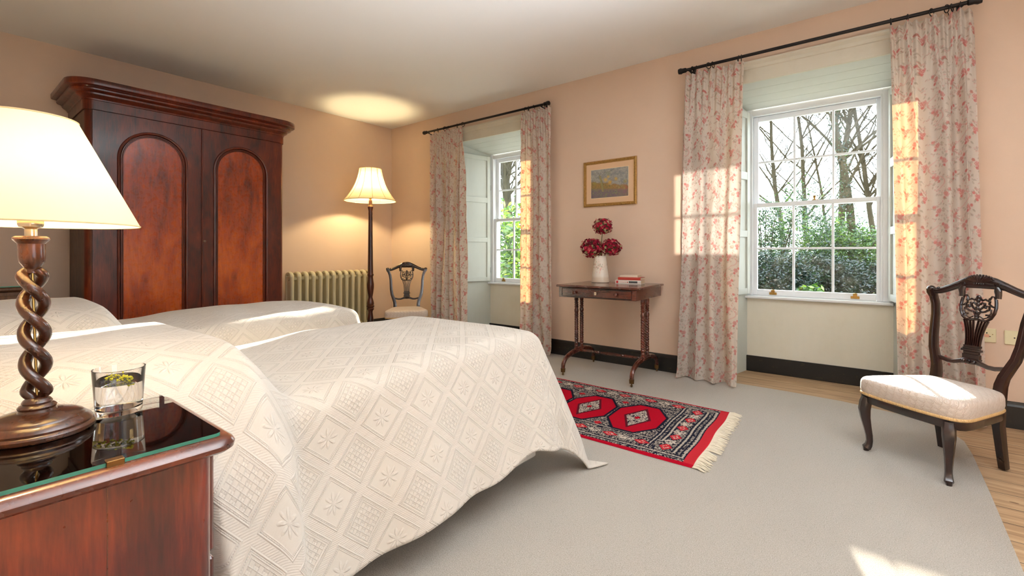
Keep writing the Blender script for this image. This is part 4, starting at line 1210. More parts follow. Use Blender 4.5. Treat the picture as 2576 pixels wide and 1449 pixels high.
# ------------------------------------------------------------------ floor lamp
FL = (-5.03, 3.47)
fl = thing('floor_lamp', (FL[0], FL[1], 0), 'lit standard lamp with dark turned pole and ivory bell shade by the corner', 'floor lamp')
m = MB().lathe([(.165, .001), (.17, .01), (.165, .028), (.14, .038), (.10, .044), (.07, .058), (.045, .08)], n=48); m.build('lamp_base', M['turned'], fl)
m = MB().lathe([(.045, .08), (.03, .10), (.034, .14), (.043, .20), (.034, .28), (.026, .34), (.030, .36), (.042, .375), (.044, .385), (.036, .395), (.046, .405), (.048, .42), (.040, .43), (.044, .445), (.040, .47), (.026, .52), (.026, .535),
                (.034, .58), (.0425, .65), (.0425, .69), (.036, .73), (.031, .775), (.033, .79), (.0395, .80), (.0395, .812), (.034, .82), (.033, .84), (.0255, 1.50), (.0245, 1.555), (.026, 1.56), (.0255, 1.57), (.024, 1.60), (.030, 1.63), (.033, 1.645), (.033, 1.655), (.026, 1.66), (.022, 1.668), (.0225, 1.69), (.020, 1.735), (.0, 1.736)], n=28,
               rfun=lambda r, h, a: r * (1 + (.035 * cos(12 * a) if .84 < h < 1.51 else 0)))
m.build('turned_pole', M['turned'], fl)
MB().lathe([(.026, 1.661), (.029, 1.664), (.026, 1.668)], n=24).build('brass_collar', M['brass'], fl)
MB().lathe([(.010, 1.735), (.010, 1.75), (.017, 1.755), (.018, 1.78), (.014, 1.80), (.013, 1.84), (.0, 1.84)], n=20).build('bulb_holder', M['brass'], fl)
MB().ball((0, 0, 1.91), .036, 20, 14, sc=(1, 1, 1.25)).build('light_bulb', M['bulb2'], fl)
npan = 12
def shr(f): return .133 + (.315 - .133) * (.30 * f + .70 * f ** 2.3)
pr = [(shr(k / 24), 2.127 - (2.127 - 1.728) * k / 24) for k in range(25)]
def scal(r, h, a):
    q = (a * npan / (2 * PI)) % 1; return r * (1 - .020 * (1 - (2 * q - 1) ** 2) * 1.)
m = MB().lathe(pr, n=144, cap=False, rfun=scal); sh2 = m.build('lamp_shade', M['shade2'], fl, smooth=60)
m = MB()
for k in range(npan):
    a = 2 * PI * k / npan; m.tube([((r_ + .001) * cos(a), (r_ + .001) * sin(a), z) for r_, z in pr], .0028, 6)
for (r_, z) in (pr[0], pr[-1]): m.tube([(scal(r_, z, a) * cos(a), scal(r_, z, a) * sin(a), z) for a in [2 * PI * k / 144 for k in range(144)]], .0045, 6, closed=True)
m.build('shade_piping', M['shade_trim'], sh2)
m = MB()
for k in range(3):
    a = 2 * PI * k / 3; m.tube([(.014 * cos(a), .014 * sin(a), 1.80), (.09 * cos(a), .09 * sin(a), 1.95), (.132 * cos(a), .132 * sin(a), 2.12)], .002, 5)
m.build('shade_carrier', M['brass'], fl)

# ------------------------------------------------------------------ carved side chairs
def chair(loc, rz, label):
    t = thing('nursing_chair', (loc[0], loc[1], 0), label, 'chair', rz=rz, group=None)
    D = M['ebon']
    # upholstered seat: trapezoid with soft corners, domed
    def outline(k, n=72, f=1.0, grow=0.):
        a = 2 * PI * k / n; p = 7.
        ca, sa = cos(a), sin(a); q = (abs(ca) ** p + abs(sa) ** p) ** (-1 / p)
        x, y = q * ca, q * sa
        hw = .222 + (-y) * .042; X_ = x * hw; Y_ = y * .215 + .0
        if y < 0: Y_ -= .022 * (1 - x * x) * (-y)       # bowed front
        l = math.hypot(X_, Y_); s_ = f * (1 + grow / max(l, .01)); return X_ * s_, Y_ * s_
    N = 72
    def rings(defs):
        m = MB(); vs = []
        for (f, gr, z) in defs:
            for k in range(N): x, y = outline(k, N, f, gr); vs.append((x, y, z))
        fs = [(j * N + i, j * N + (i + 1) % N, (j + 1) * N + (i + 1) % N, (j + 1) * N + i) for j in range(len(defs) - 1) for i in range(N)]
        fs.append(tuple((len(defs) - 1) * N + i for i in range(N))); fs.append(tuple(range(N))[::-1])
        return m.add(vs, fs)
    rings([(1, -.006, .305), (1, .0, .312), (1, .005, .335), (1, .004, .368), (1, .001, .380), (1, -.005, .388), (1, -.013, .393), (.88, 0, .399), (.72, 0, .404), (.5, 0, .408), (.25, 0, .410), (.02, 0, .410)]).build('seat', M['brocade'], t, smooth=180)
    rings([(1, .004, .304), (1, .0062, .307), (1, .0066, .314), (1, .0045, .318)]).build('braid_trim', M['braid'], t)
    rings([(1, -.02, .262), (1, -.004, .264), (1, .0, .272), (1, .0, .296), (1, .003, .300), (1, .003, .304), (1, -.01, .305)]).build('seat_rail', D, t)
    # front cabriole legs
    for s in (-1, 1):
        x = s * .196; y = -.205; q = Vector((s * .6, -.8, 0)).normalized()
        cen = [(0, .29, .023), (.008, .262, .026), (.013, .225, .026), (.009, .18, .022), (.000, .13, .018), (-.008, .085, .0155), (-.010, .055, .0145), (-.006, .032, .016), (.004, .016, .0185), (.006, .008, .013), (.006, .0005, .012)]
        MB().tube([(x + q.x * d, y + q.y * d, z) for d, z, r in cen], [(r, r) for d, z, r in cen], 10, up=(q.x, q.y, 0), sq=True).build('front_leg', D, t)
    # rear legs running up into the back stiles (x, y, z, half width, half depth)
    ks = [(.136, .250, .0005, .016, .017), (.135, .234, .10, .017, .019), (.137, .212, .22, .018, .022), (.140, .204, .30, .019, .022), (.144, .208, .38, .018, .021), (.144, .216, .42, .0175, .020), (.150, .226, .46, .0165, .018), (.164, .238, .50, .016, .017), (.182, .252, .55, .0155, .016),
          (.192, .266, .61, .015, .015), (.196, .279, .67, .0145, .0145), (.199, .291, .73, .014, .014), (.208, .303, .79, .014, .014), (.222, .311, .83, .014, .0145), (.236, .316, .855, .017, .016), (.240, .318, .872, .016, .016)]
    for s in (-1, 1):
        m = MB().tube([(s * a, b, z) for a, b, z, r, q in ks], [(r * (1.0 if z < .3 else 1.22), q * 1.05) for a, b, z, r, q in ks], 12, up=(0, 1, 0), sq=True)
        m.tube([(s * a * 1.0, b - q * 1.05 - .001, z) for a, b, z, r, q in ks[6:14]], .0035, 6)      # bead on the face
        m.ball((s * .240, .317, .872), .022, 14, 10, sc=(1, .85, .85)); m.ball((s * .228, .311, .835), .0155, 10, 8)
        m.build('rear_leg_and_stile', D, t)
    # crest rail
    m = MB(); cr = [(0, .930, .030), (.03, .929, .030), (.06, .924, .026), (.085, .917, .021), (.11, .908, .0175), (.14, .893, .0165), (.17, .880, .0165), (.195, .870, .015), (.218, .868, .0155), (.239, .872, .019)]
    full = [(-x, z, r) for x, z, r in cr[::-1]] + cr[1:]
    m.tube([(x, .320, z - .006) for x, z, r in full], [(r * 1.15, .017) for x, z, r in full], 12, up=(0, 1, 0))
    for s in (-1, 1):
        for dz in (.006, -.006): m.tube([(s * x, .304, z - .006 + dz) for x, z, r in cr[3:9]], .003, 6)
        m.tube([(s * (.075 + .013 * cos(a) * (1 - a / 14)), .302, .912 + .013 * sin(a) * (1 - a / 14)) for a in [q * .5 for q in range(20)]], .004, 6)
        m.ball((s * .200, .312, .879), .008, 8, 6)
    m.build('crest_rail', D, t)
    m = MB()
    for k in range(13):   # gadrooned shell in the middle of the crest
        a = PI * (.08 + .84 * k / 12); m.tube([(.018 * cos(a), .302, .922 + .006 * sin(a)), (.040 * cos(a), .301, .930 + .016 * sin(a)), (.060 * cos(a), .306, .932 + .026 * sin(a))], [.003, .0055, .004], 6)
        m.ball((.062 * cos(a), .310, .932 + .029 * sin(a)), .0055, 8, 6)
    for k in range(5): m.ball((-.02 + .01 * k, .301, .915), .005, 8, 6)
    m.build('carved_shell', D, t)
    # splat: fluted vase, scrolled cup with leaves
    m = MB(); yb = .243
    yy = lambda z: .232 + (z - .46) * .19
    for s in (-1, 1):
        for (xb, xt) in ((.031, .054), (.022, .041), (.013, .027), (.0042, .012)):
            pts = []
            for k in range(11):
                f = k / 10; z = .585 + (.722 - .585) * f; x = xb + (xt - xb) * f ** 2.2; pts.append((s * x, yy(z), z))
            m.tube(pts, [(.0034, .008)] * 11, 8, up=(0, 1, 0), sq=True)
    m.prism([(-.035, .578), (.035, .578), (.036, .590), (-.036, .590)], .246, .266, axis='y')
    for (a, b, h, d) in ((.560, .571, .043, .013), (.571, .579, .037, .010), (.545, .560, .034, .009), (.520, .545, .038, .011), (.513, .521, .041, .012)): m.rbox(-h, h, yy(.55) - d, yy(.55) + d, a, b, .002)
    # cup outline
    for s in (-1, 1):
        cup = [(0, .730), (.02, .724), (.045, .724), (.062, .738), (.074, .765), (.078, .795), (.076, .82), (.073, .838)]
        m.tube([(s * a, yy(b), b) for a, b in cup], [(.0066, .009)] * len(cup), 8, up=(0, 1, 0))
        inn = [(0, .728), (.012, .745), (.030, .733), (.048, .742), (.060, .765), (.058, .785)]
        m.tube([(s * (a * 1.), yy(b), b) for a, b in inn], [(.0036, .007)] * len(inn), 6, up=(0, 1, 0))
        # drapery brackets hanging from the crest
        m.tube([(s * .074, .310, .900), (s * .080, .305, .880), (s * .080, yy(.86), .862), (s * .080, yy(.85), .842)], [(.012, .012), (.016, .013), (.014, .012), (.013, .010)], 10, up=(0, 1, 0))
        m.tube([(s * .050, yy(.845), .842), (s * .056, yy(.85), .852), (s * .066, yy(.852), .850), (s * .070, yy(.84), .838)], [(.004, .007)] * 4, 8, up=(0, 1, 0))
        # inner scrolls
        for pts, r in (([(.0, .742), (.014, .765), (.034, .770), (.052, .782), (.050, .800), (.036, .800), (.034, .790)], .0042),
                       ([(.050, .842), (.044, .826), (.030, .834), (.018, .828), (.006, .838)], .0045),
                       ([(.078, .795), (.062, .800), (.048, .812), (.050, .826)], .0038),
                       ([(.006, .775), (.020, .788), (.030, .806), (.018, .816), (.010, .806)], .0040),
                       ([(.062, .742), (.052, .755), (.040, .754)], .0038)):
            m.tube([(s * a, yy(b) - .002, b) for a, b in pts], [(r * 1.3, r * 1.7)] * len(pts), 7, up=(0, 1, 0))
        for (a, b, q) in ((.036, .792, .008), (.030, .812, .008), (.046, .780, .006), (.018, .770, .007), (.050, .828, .006)): m.ball((s * a, yy(b) - .005, b), q, 8, 6, sc=(1, .7, .8))
    for (b, q) in ((.842, .012), (.826, .010), (.806, .011), (.786, .010), (.764, .008), (.745, .009), (.732, .010)): m.ball((0, yy(b) - .004, b), q, 10, 8, sc=(1, .7, 1.15))
    m.build('pierced_splat', D, t)
    # serpentine lower rail
    lr = [(0, .508, .016), (.028, .508, .015), (.045, .502, .012), (.075, .492, .011), (.105, .491, .011), (.14, .499, .011), (.167, .508, .012)]
    full = [(-x, z, r) for x, z, r in lr[::-1]] + lr[1:]
    m = MB().tube([(x, .240, z) for x, z, r in full], [(r, .010) for x, z, r in full], 10, up=(0, 1, 0), sq=True)
    for s in (-1, 1): m.ball((s * .024, .228, .508), .009, 10, 8); m.ball((0, .227, .508), .010, 10, 8, sc=(1, .7, 1.1))
    m.build('lower_rail', D, t)
    return t
ch = chair((.200, 3.256), R(-38), 'low carved dark wood chair with cream brocade seat, near right in front of the curtain')
dup(ch, (-4.60, 3.69, 0), R(51), 'matching low carved chair standing in the far corner beside the standard lamp')
# ------------------------------------------------------------------ side table
tt = thing('side_table', (-1.93, 3.835, 0), 'small mahogany side table with one drawer and twisted double columns, under the picture', 'table', rz=R(3.0))
TH = .80; hw, hd = .372, .332
m = MB().rbox(-hw, hw, -hd, hd, TH - .018, TH, .005); m.build('table_top', M['table'], tt)
m = MB().rbox(-hw + .018, hw - .018, -hd + .022, hd - .022, TH - .108, TH - .0185, .003); m.build('apron', M['table'], tt)
m = MB().rbox(-hw + .055, hw - .055, -hd + .0165, -hd + .0215, TH - .098, TH - .028, .001)
dw = m.build('drawer', M['table'], tt)
a_, b_, c_, d_ = -hw + .055, hw - .055, TH - .098, TH - .028
m = MB().tube([(a_, -hd + .015, c_), (b_, -hd + .015, c_), (b_, -hd + .015, d_), (a_, -hd + .015, d_)], .0042, 6, closed=True); m.build('drawer_moulding', M['ebon'], dw)
for s in (-1, 1):
    m = MB().lathe([(.008, 0), (.007, .006), (.0125, .012), (.0155, .018), (.0145, .025), (.008, .029), (.0, .030)], n=20).xf(Matrix.Translation((s * .19, -hd + .0165, TH - .063)) @ Matrix.Rotation(PI / 2, 4, 'X'))
    m.build('knob', M['table_leg'], dw)
m = MB().rbox(-.009, .009, -hd + .0145, -hd + .017, TH - .076, TH - .052, .0006); m.build('escutcheon', M['page'], dw)
m = MB().rbox(-.0025, .0025, -hd + .0138, -hd + .0146, TH - .070, TH - .058, .0003); m.build('keyhole', M['dark'], dw)
for sx in (-1, 1):
    xc = sx * .315
    for sy in (-1, 1):
        yc = sy * .052
        pr = [(.019, .185), (.019, .205), (.015, .207), (.014, .215), (.0175, .222), (.014, .229), (.014, .234), (.0185, .243), (.0185, .252), (.014, .259)]
        n = 70
        for k in range(n + 1): pr.append((.0165, .262 + (.52 - .262) * k / n))
        pr += [(.015, .524), (.0185, .535), (.0195, .552), (.015, .566), (.014, .572), (.018, .578), (.018, .586), (.014, .590), (.0175, .598), (.0175, .606), (.014, .610), (.018, .618), (.018, .628), (.014, .632), (.019, .642), (.019, .6925)]
        MB().lathe(pr, (xc, yc, 0), 28, rfun=lambda r, h, a: r + (.0019 * cos(4 * (a + h * 70)) if .262 < h < .52 else 0)).build('twisted_column', M['table_leg'], tt)
    # arched leg pair
    m = MB()
    pts = []
    for k in range(25):
        f = k / 24; a = PI * f
        y = -cos(a) * .305; z = .035 + .145 * (sin(a) ** .55) if 0 < f < 1 else .035
        y = y * (1 + .0 * f); pts.append((xc, y, z))
    rdv = [(.013 + .010 * sin(PI * k / 24), .0155) for k in range(25)]
    m.tube(pts, rdv, 10, up=(1, 0, 0), sq=True); m.rbox(xc - .021, xc + .021, -.085, .085, .170, .188, .004)
    m.build('arched_leg', M['table_leg'], tt)
    for s in (-1, 1):
        m = MB().tube([(xc, s * .3055, .028), (xc, s * .3045, .062)], [(.0145, .017), (.0155, .019)], 10, up=(1, 0, 0), sq=True)
        m.ball((xc, s * .308, .0115), .0112, 14, 10, sc=(.7, 1, 1)); m.tube([(xc, s * .306, .03), (xc, s * .308, .014)], .005, 6)
        m.build('castor', M['castor'], tt)
m = MB().lathe([(.010, -.30), (.013, -.28), (.009, -.27), (.014, -.255), (.009, -.24), (.011, -.20), (.014, -.13), (.010, -.125), (.0155, -.115), (.010, -.105), (.013, -.06), (.014, 0), (.013, .06), (.010, .105), (.0155, .115), (.010, .125), (.014, .13), (.011, .20), (.009, .24), (.014, .255), (.009, .27), (.013, .28), (.010, .30)], n=20)
m.xf(Matrix.Translation((0, 0, .172)) @ Matrix.Rotation(PI / 2, 4, 'Y')); m.build('turned_stretcher', M['table_leg'], tt)

# enamel jug with flowers
JX, JY = -2.115, 3.99
prof = [(.0, .001), (.078, .001), (.082, .004), (.0815, .02), (.076, .07), (.069, .13), (.062, .19), (.057, .225), (.056, .24), (.060, .25), (.059, .2515), (.054, .243), (.054, .22), (.06, .16), (.07, .06), (.0, .05)]
zs = np.array([p[1] for p in prof]); rs_ = np.array([p[0] for p in prof])
# resample the profile finely so that the painted sprays are crisp
seg = np.linspace(0, len(prof) - 1, 150); ZZ = np.interp(seg, np.arange(len(prof)), zs); RR = np.interp(seg, np.arange(len(prof)), rs_)
th = np.linspace(0, 2 * PI, 160, endpoint=False)
P = np.stack([JX + RR[:, None] * np.cos(th), JY + RR[:, None] * np.sin(th), TH + ZZ[:, None] + 0 * th], -1)
col = np.tile(np.array(srgb(226, 216, 202)), (150, 160, 1)); rj = random.Random(4)
outer = (seg < 9.5)[:, None]
bt = np.clip((.062 - ZZ) / .02, 0, 1)[:, None, None] * .5
col = col * (1 - bt) + np.array(srgb(196, 168, 134)) * bt
for (ac, zc) in ((-2.35, .16), (-1.55, .135), (-1.35, .19), (-.9, .15), (.5, .15), (2.2, .16), (-2.15, .20)):
    for k in range(13):
        da, dz = rj.gauss(0, .20), rj.gauss(0, .026); w, h_ = rj.uniform(.04, .11), rj.uniform(.004, .011)
        dd = ((((th[None, :] - ac - da + PI) % (2 * PI) - PI) / w) ** 2 + ((ZZ[:, None] - zc - dz) / h_) ** 2)
        mk = (np.clip(1.2 - dd, 0, 1) * outer)[..., None] * .65
        cc_ = np.array([srgb(206, 140, 128), srgb(120, 132, 84), srgb(222, 176, 160), srgb(150, 120, 90)][k % 4]); col = col * (1 - mk) + cc_ * mk
jg = grid_obj('enamel_jug', P, M['jug'], col=col, wrap=True); tag(jg, 'tall cream enamel jug with faded flower sprays holding dried hydrangeas', 'jug')

def hydrangea(cx, cy, cz, r, seed, label):
    rs = np.random.RandomState(seed); n = 190
    root = thing('hydrangea', (cx, cy, cz - r), label, 'flower', group='dried hydrangea heads')
    V = []; F = []; K = []
    k = np.arange(n) + .5; ph = np.arccos(1 - 2 * k / n); an = PI * (1 + 5 ** .5) * k
    D = np.stack([np.cos(an) * np.sin(ph), np.sin(an) * np.sin(ph), np.cos(ph)], 1)
    pal = [srgb(150, 22, 50), srgb(186, 40, 66), srgb(118, 16, 40), srgb(200, 86, 92), srgb(96, 20, 34), srgb(168, 150, 110)]
    o = 0
    for d in D:
        d = d + rs.normal(size=3) * .10; d /= np.linalg.norm(d)
        lump = 1 + .10 * math.sin(d[0] * 6 + seed) * math.cos(d[2] * 5)
        c = np.array((cx, cy, cz)) + d * r * np.array([1, 1, .86]) * lump * rs.uniform(.86, 1.02)
        a = np.cross(d, (0, 0, 1.)); a /= np.linalg.norm(a) + 1e-6; b = np.cross(d, a)
        rot = rs.uniform(0, 6); base = np.array(pal[rs.choice(6, p=[.28, .24, .2, .12, .08, .08] if d[2] > -.35 else [.14, .16, .1, .18, .1, .32])])
        for q in range(4):
            t_ = rot + q * PI / 2 + rs.uniform(-.15, .15); e = a * math.cos(t_) + b * math.sin(t_); f = -a * math.sin(t_) + b * math.cos(t_)
            L = r * rs.uniform(.14, .20); cup = rs.uniform(-.1, .45)
            pts = [c, c + e * L * .55 + f * L * .48 + d * L * cup * .4, c + e * L + d * L * cup, c + e * L * .55 - f * L * .48 + d * L * (cup * .4 + .1)]
            V += pts; F.append([o, o + 1, o + 2, o + 3]); o += 4
            tip = base * rs.uniform(.75, 1.3); K += [base * .9 + .02, tip, tip * rs.uniform(.7, 1.25), tip]
        V += []
    soup('flower_head', np.array(V), np.array(F), M['petal'], root, col=np.clip(np.array(K), 0, 1))
    MB().ball((cx, cy, cz), r * .70, 14, 10, sc=(1, 1, .85)).build('inner_stalks', M['stem'], root, world=True)
    MB().tube([(cx, cy, cz - r * .5), ((cx + JX) / 2, (cy + JY) / 2, (cz + TH + .24) / 2), (JX + (cx - JX) * .25, JY + (cy - JY) * .25, TH + .215), (JX, JY, TH + .08)], .0035, 6).build('stem', M['stem'], root, world=True)
def onDepthY(px, py, Y): return onY(px, py, Y)
a = onY(1516, 569, 3.99); hydrangea(a[0], a[1], a[2], .088, 1, 'dried crimson hydrangea head standing highest above the jug')
a = onY(1490, 624, 3.97); hydrangea(a[0], a[1], a[2], .108, 2, 'largest dried crimson hydrangea head, at the left of the jug rim')
a = onY(1538, 622, 3.99); hydrangea(a[0], a[1], a[2], .092, 3, 'dried crimson hydrangea head at the right of the jug rim')

# books
def book(cx, cy, z, w, d, h, rz, cover, label, page='page'):
    t = thing('book', (cx, cy, z), label, 'book', rz=rz, group='books stacked on the side table')
    c = .0022
    m = MB().rbox(-w / 2, w / 2, -d / 2, d / 2, 0, c, .0006); m.rbox(-w / 2, w / 2, -d / 2, d / 2, h - c, h, .0006)
    m.tube([(-w / 2, -d / 2 + .001, h / 2), (w / 2, -d / 2 + .001, h / 2)], [(h / 2, .0022)] * 2, 10, up=(0, 1, 0), sq=True)
    m.build('cover', M[cover], t)
    MB().box(-w / 2 + .003, w / 2 - .003, -d / 2 + .003, d / 2 - .004, c, h - c).build('pages', M[page], t, smooth=0)
    return t
BY = 3.995
b1 = book(-1.815, BY, TH + .0005, .232, .150, .034, R(9), 'book_white', 'thick white book with red and grey spine panels, bottom of the table stack')
m = MB().box(-.088, .0, -.0786, -.0782, .010, .024) ; m = MB()
m.box(-.106, -.088, -.0782, -.0774, .006, .028); b_ = m.build('red_spine_block', M['ink_red'], b1, smooth=0)
MB().box(.008, .085, -.0782, -.0774, .009, .027).build('grey_spine_block', M['ink_grey'], b1, smooth=0)
m = MB()
for k in range(11): m.box(-.080 + k * .0062, -.0768 + k * .0062, -.0782, -.0775, .014 + (k % 3) * .001, .019)
m.ball((-.004, -.0778, .0165), .005, 8, 6, sc=(1, .1, 1)); m.build('spine_lettering', M['ink_red'], b1, smooth=0)
book(-1.805, BY + .004, TH + .0352, .205, .142, .024, R(7), 'book_red', 'red cloth-bound book in the middle of the stack')
book(-1.815, BY + .008, TH + .0597, .160, .120, .018, R(8), 'book_cream', 'small cream book on top of the stack')

# ------------------------------------------------------------------ framed picture
pc = thing('framed_picture', (-2.133, 4.2, 1.542), 'gilt-framed woodland painting hanging above the side table', 'picture')
px0, px1, pz0, pz1 = -2.418, -1.848, 1.545, 2.000
YW = 4.2185
m = MB()
m.sweep([(px0, YW, pz0), (px1, YW, pz0), (px1, YW, pz1), (px0, YW, pz1)], [(0, 0), (0, .016), (-.006, .022), (-.018, .018), (-.022, .012), (-.028, .013), (-.03, .008), (-.03, 0)], closed=True, up=(0, -1, 0))
f_ = m.build('gilt_frame', M['gilt'], pc, world=True, fixn=True)
m = MB()
nb = 36
for k in range(nb):
    x = px0 + .012 + (px1 - px0 - .024) * k / (nb - 1)
    for z in (pz0 + .011, pz1 - .011): m.ball((x, YW - .020, z), .0052, 6, 5)
nb = 29
for k in range(nb):
    z = pz0 + .012 + (pz1 - pz0 - .024) * k / (nb - 1)
    for x in (px0 + .011, px1 - .011): m.ball((x, YW - .020, z), .0052, 6, 5)
o = m.build('beading', M['gilt']); o.parent = f_; o.location = Vector(o.location) - Vector(pc.location)
MB().box(px0 + .02, px1 - .02, YW - .007, YW - .0005, pz0 + .02, pz1 - .02).build('mount', M['mount'], pc, world=True, smooth=0)
qx0, qx1, qz0, qz1 = -2.334, -1.933, 1.629, 1.912
MB().box(qx0 - .004, qx1 + .004, YW - .0076, YW - .0068, qz0 - .004, qz1 + .004).build('mount_edge', M['page'], pc, world=True, smooth=0)
# a generic woodland in oils: old tree, gorse, bluebells
nx_, ny_ = 260, 184
rs = np.random.RandomState(6)
def vnoise(nx, ny, cx, cy):
    g = rs.rand(cy + 2, cx + 2); x = np.linspace(0, cx, nx); y = np.linspace(0, cy, ny)
    xi = x.astype(int); yi = y.astype(int); fx = x - xi; fy = (y - yi)[:, None]; fx = fx * fx * (3 - 2 * fx); fy = fy * fy * (3 - 2 * fy)
    a = g[yi][:, xi]; b = g[yi][:, xi + 1]; c = g[yi + 1][:, xi]; d = g[yi + 1][:, xi + 1]
    return (a * (1 - fx) + b * fx) * (1 - fy) + (c * (1 - fx) + d * fx) * fy
U, V_ = np.meshgrid(np.linspace(0, 1, nx_), np.linspace(0, 1, ny_))
n1 = vnoise(nx_, ny_, 60, 42); n2 = vnoise(nx_, ny_, 18, 14); n3 = vnoise(nx_, ny_, 120, 84)
def lerp(a, b, k): return a * (1 - k[..., None]) + np.array(b) * k[..., None]
img = np.tile(np.array(srgb(150, 148, 140)), (ny_, nx_, 1))
img = lerp(img, srgb(116, 118, 120), np.clip(n2 * 1.4 - .3, 0, 1)); img = lerp(img, srgb(182, 176, 156), np.clip(n1 * 2 - 1.1, 0, 1) * .7)
hill = .60 - .22 * U + .06 * (n2 - .5)
below = np.clip((hill - V_) / .05, 0, 1)
img = lerp(img, srgb(142, 112, 62), below); img = lerp(img, srgb(108, 100, 58), below * np.clip(n1 * 2 - .8, 0, 1))
img = lerp(img, srgb(150, 92, 70), below * np.clip((U - .55) * 3, 0, 1) * np.clip(n2 * 2 - .6, 0, 1) * .8)
blue = np.clip((.36 - .1 * U - V_) / .08, 0, 1) * np.clip(1.5 - U * .8, 0, 1)
img = lerp(img, srgb(100, 94, 120), blue * .65); img = lerp(img, srgb(132, 134, 82), blue * np.clip(n1 * 3 - 1.7, 0, 1)); img = lerp(img, srgb(64, 62, 88), blue * np.clip(n3 * 3 - 1.9, 0, 1))
for (gx, gz, gr_) in ((.40, .62, .10), (.52, .52, .09), (.68, .62, .08), (.10, .52, .09), (.47, .72, .06), (.92, .5, .09)):
    d = np.hypot((U - gx) * 1.4, V_ - gz) / gr_; k = np.clip(1.3 - d - n1 * .5, 0, 1)
    img = lerp(img, srgb(206, 160, 48) if gx < .8 and gx > .2 else srgb(140, 130, 60), k * .9)
img = lerp(img, srgb(96, 104, 70), np.clip(1.2 - np.hypot((U - .47) * 1.3, V_ - .84) / .13 - n1 * .5, 0, 1) * .6)
def stroke(pts, w0, w1, colr):
    global img
    for i in range(len(pts) - 1):
        for q in np.linspace(0, 1, 14):
            x = pts[i][0] * (1 - q) + pts[i + 1][0] * q; z = pts[i][1] * (1 - q) + pts[i + 1][1] * q; w = w0 + (w1 - w0) * (i + q) / len(pts)
            img = lerp(img, colr, np.clip((w - np.hypot((U - x) * 1.42, V_ - z)) / .006, 0, 1) * .55)
stroke([(.33, .24), (.31, .42), (.28, .60), (.24, .76)], .050, .032, srgb(140, 132, 84)); stroke([(.345, .24), (.33, .45), (.29, .62)], .016, .012, srgb(92, 84, 58))
for p in ([(.25, .72), (.12, .82), (.02, .86)], [(.25, .74), (.20, .88), (.10, .97)], [(.26, .74), (.36, .86), (.50, .90), (.62, .82)], [(.36, .86), (.42, .96)], [(.24, .76), (.27, .9), (.33, .99)], [(.5, .9), (.62, .95)], [(.12, .82), (.08, .95)], [(.28, .66), (.16, .72), (.04, .70)]):
    stroke(p, .013, .004, srgb(104, 94, 76))
for x in (.72, .80, .88, .95): stroke([(x, .62), (x - .01, .8), (x + .03, .98)], .008, .004, srgb(108, 98, 92))
for (fx, fz) in ((.76, .3), (.84, .34), (.7, .36), (.9, .26)): img = lerp(img, srgb(146, 140, 84), np.clip(1.1 - np.hypot((U - fx) * 1.4, V_ - fz) / .06 - n1 * .6, 0, 1))
img = np.clip(img * (.82 + .36 * n3[..., None]), 0, 1)
P = np.stack([qx0 + (qx1 - qx0) * U, 0 * U + YW - .0085, qz0 + (qz1 - qz0) * V_], -1)
grid_obj('painting', P, M['painting'], pc, col=img, world=True)

# ------------------------------------------------------------------ wall sockets
def socket(px, kind, label, x, z, w, h):
    t = thing('wall_socket', (x, 4.2195, z), label, 'wall socket')
    m = MB().rbox(-w / 2, w / 2, -.010, -.0005, -h / 2, h / 2, .003); m.build('face_plate', M['plate'], t)
    if kind == 3:
        MB().prism([(-.012, -.012), (.012, -.012), (.012, .002), (.007, .008), (-.007, .008), (-.012, .002)], -.0112, -.0098, axis='y').build('shutter_block', M['pink_plastic'], t, smooth=0)
        m = MB(); m.box(-.003, .003, -.0122, -.0105, .012, .019)
        for s in (-1, 1): m.box(s * .014 - .004, s * .014 + .004, -.0122, -.0105, -.008, -.004)
        m.build('pin_hole', M['dark'], t, smooth=0)
        m = MB().ball((.026, -.011, .008), .003, 8, 6); m.build('screw', M['brass'], t)
    else:
        MB().lathe([(.004, 0), (.004, .0015)], n=12).xf(Matrix.Translation((0, -.0102, 0)) @ Matrix.Rotation(PI / 2, 4, 'X')).build('aerial_hole', M['dark'], t)
socket(0, 3, 'cream wall socket with three pin holes, seen through the back of the near chair', .500, .556, .086, .088)
socket(0, 1, 'cream blank wall plate with a single hole, right of the socket', .622, .552, .086, .088)

# ------------------------------------------------------------------ rug
RX1, RL = -.785, 1.62; RY0, RW = 2.395, .985
na, nb_ = 520, 320
A, B = np.meshgrid(np.linspace(0, RL, na), np.linspace(0, RW, nb_))    # a from the fringe end, b across
rs = np.random.RandomState(11)
red = np.array(srgb(174, 10, 34)); navy = np.array(srgb(24, 26, 42)); cream = np.array(srgb(206, 192, 176)); lred = np.array(srgb(198, 44, 52))
fine = rs.rand(nb_ // 2 + 1, na // 2 + 1); fine = np.kron(fine, np.ones((2, 2)))[:nb_, :na]
img = np.where((fine > .64)[..., None], cream * .75, navy)
img = np.where(((fine > .40) & (fine < .55))[..., None], navy * .6 + cream * .22, img)
def setm(mask, c): 
    global img
    img = np.where(mask[..., None], c, img)
bb = np.minimum(B, RW - B); dist = np.minimum(np.minimum(bb, A), RL - A)
# long guard stripes parallel to the edges
for d0 in (.055, .085, .215, .24): setm((np.abs(dist - d0) < .0045), navy)
for d0 in (.068, .228): setm((np.abs(dist - d0) < .004), cream * .8)
for d0 in (.11, .135, .262, .285): setm((np.abs(A - d0) < .005) & (bb > .1), navy)
for d0 in (.122, .274): setm((np.abs(A - d0) < .0035) & (bb > .1), cream * .8)
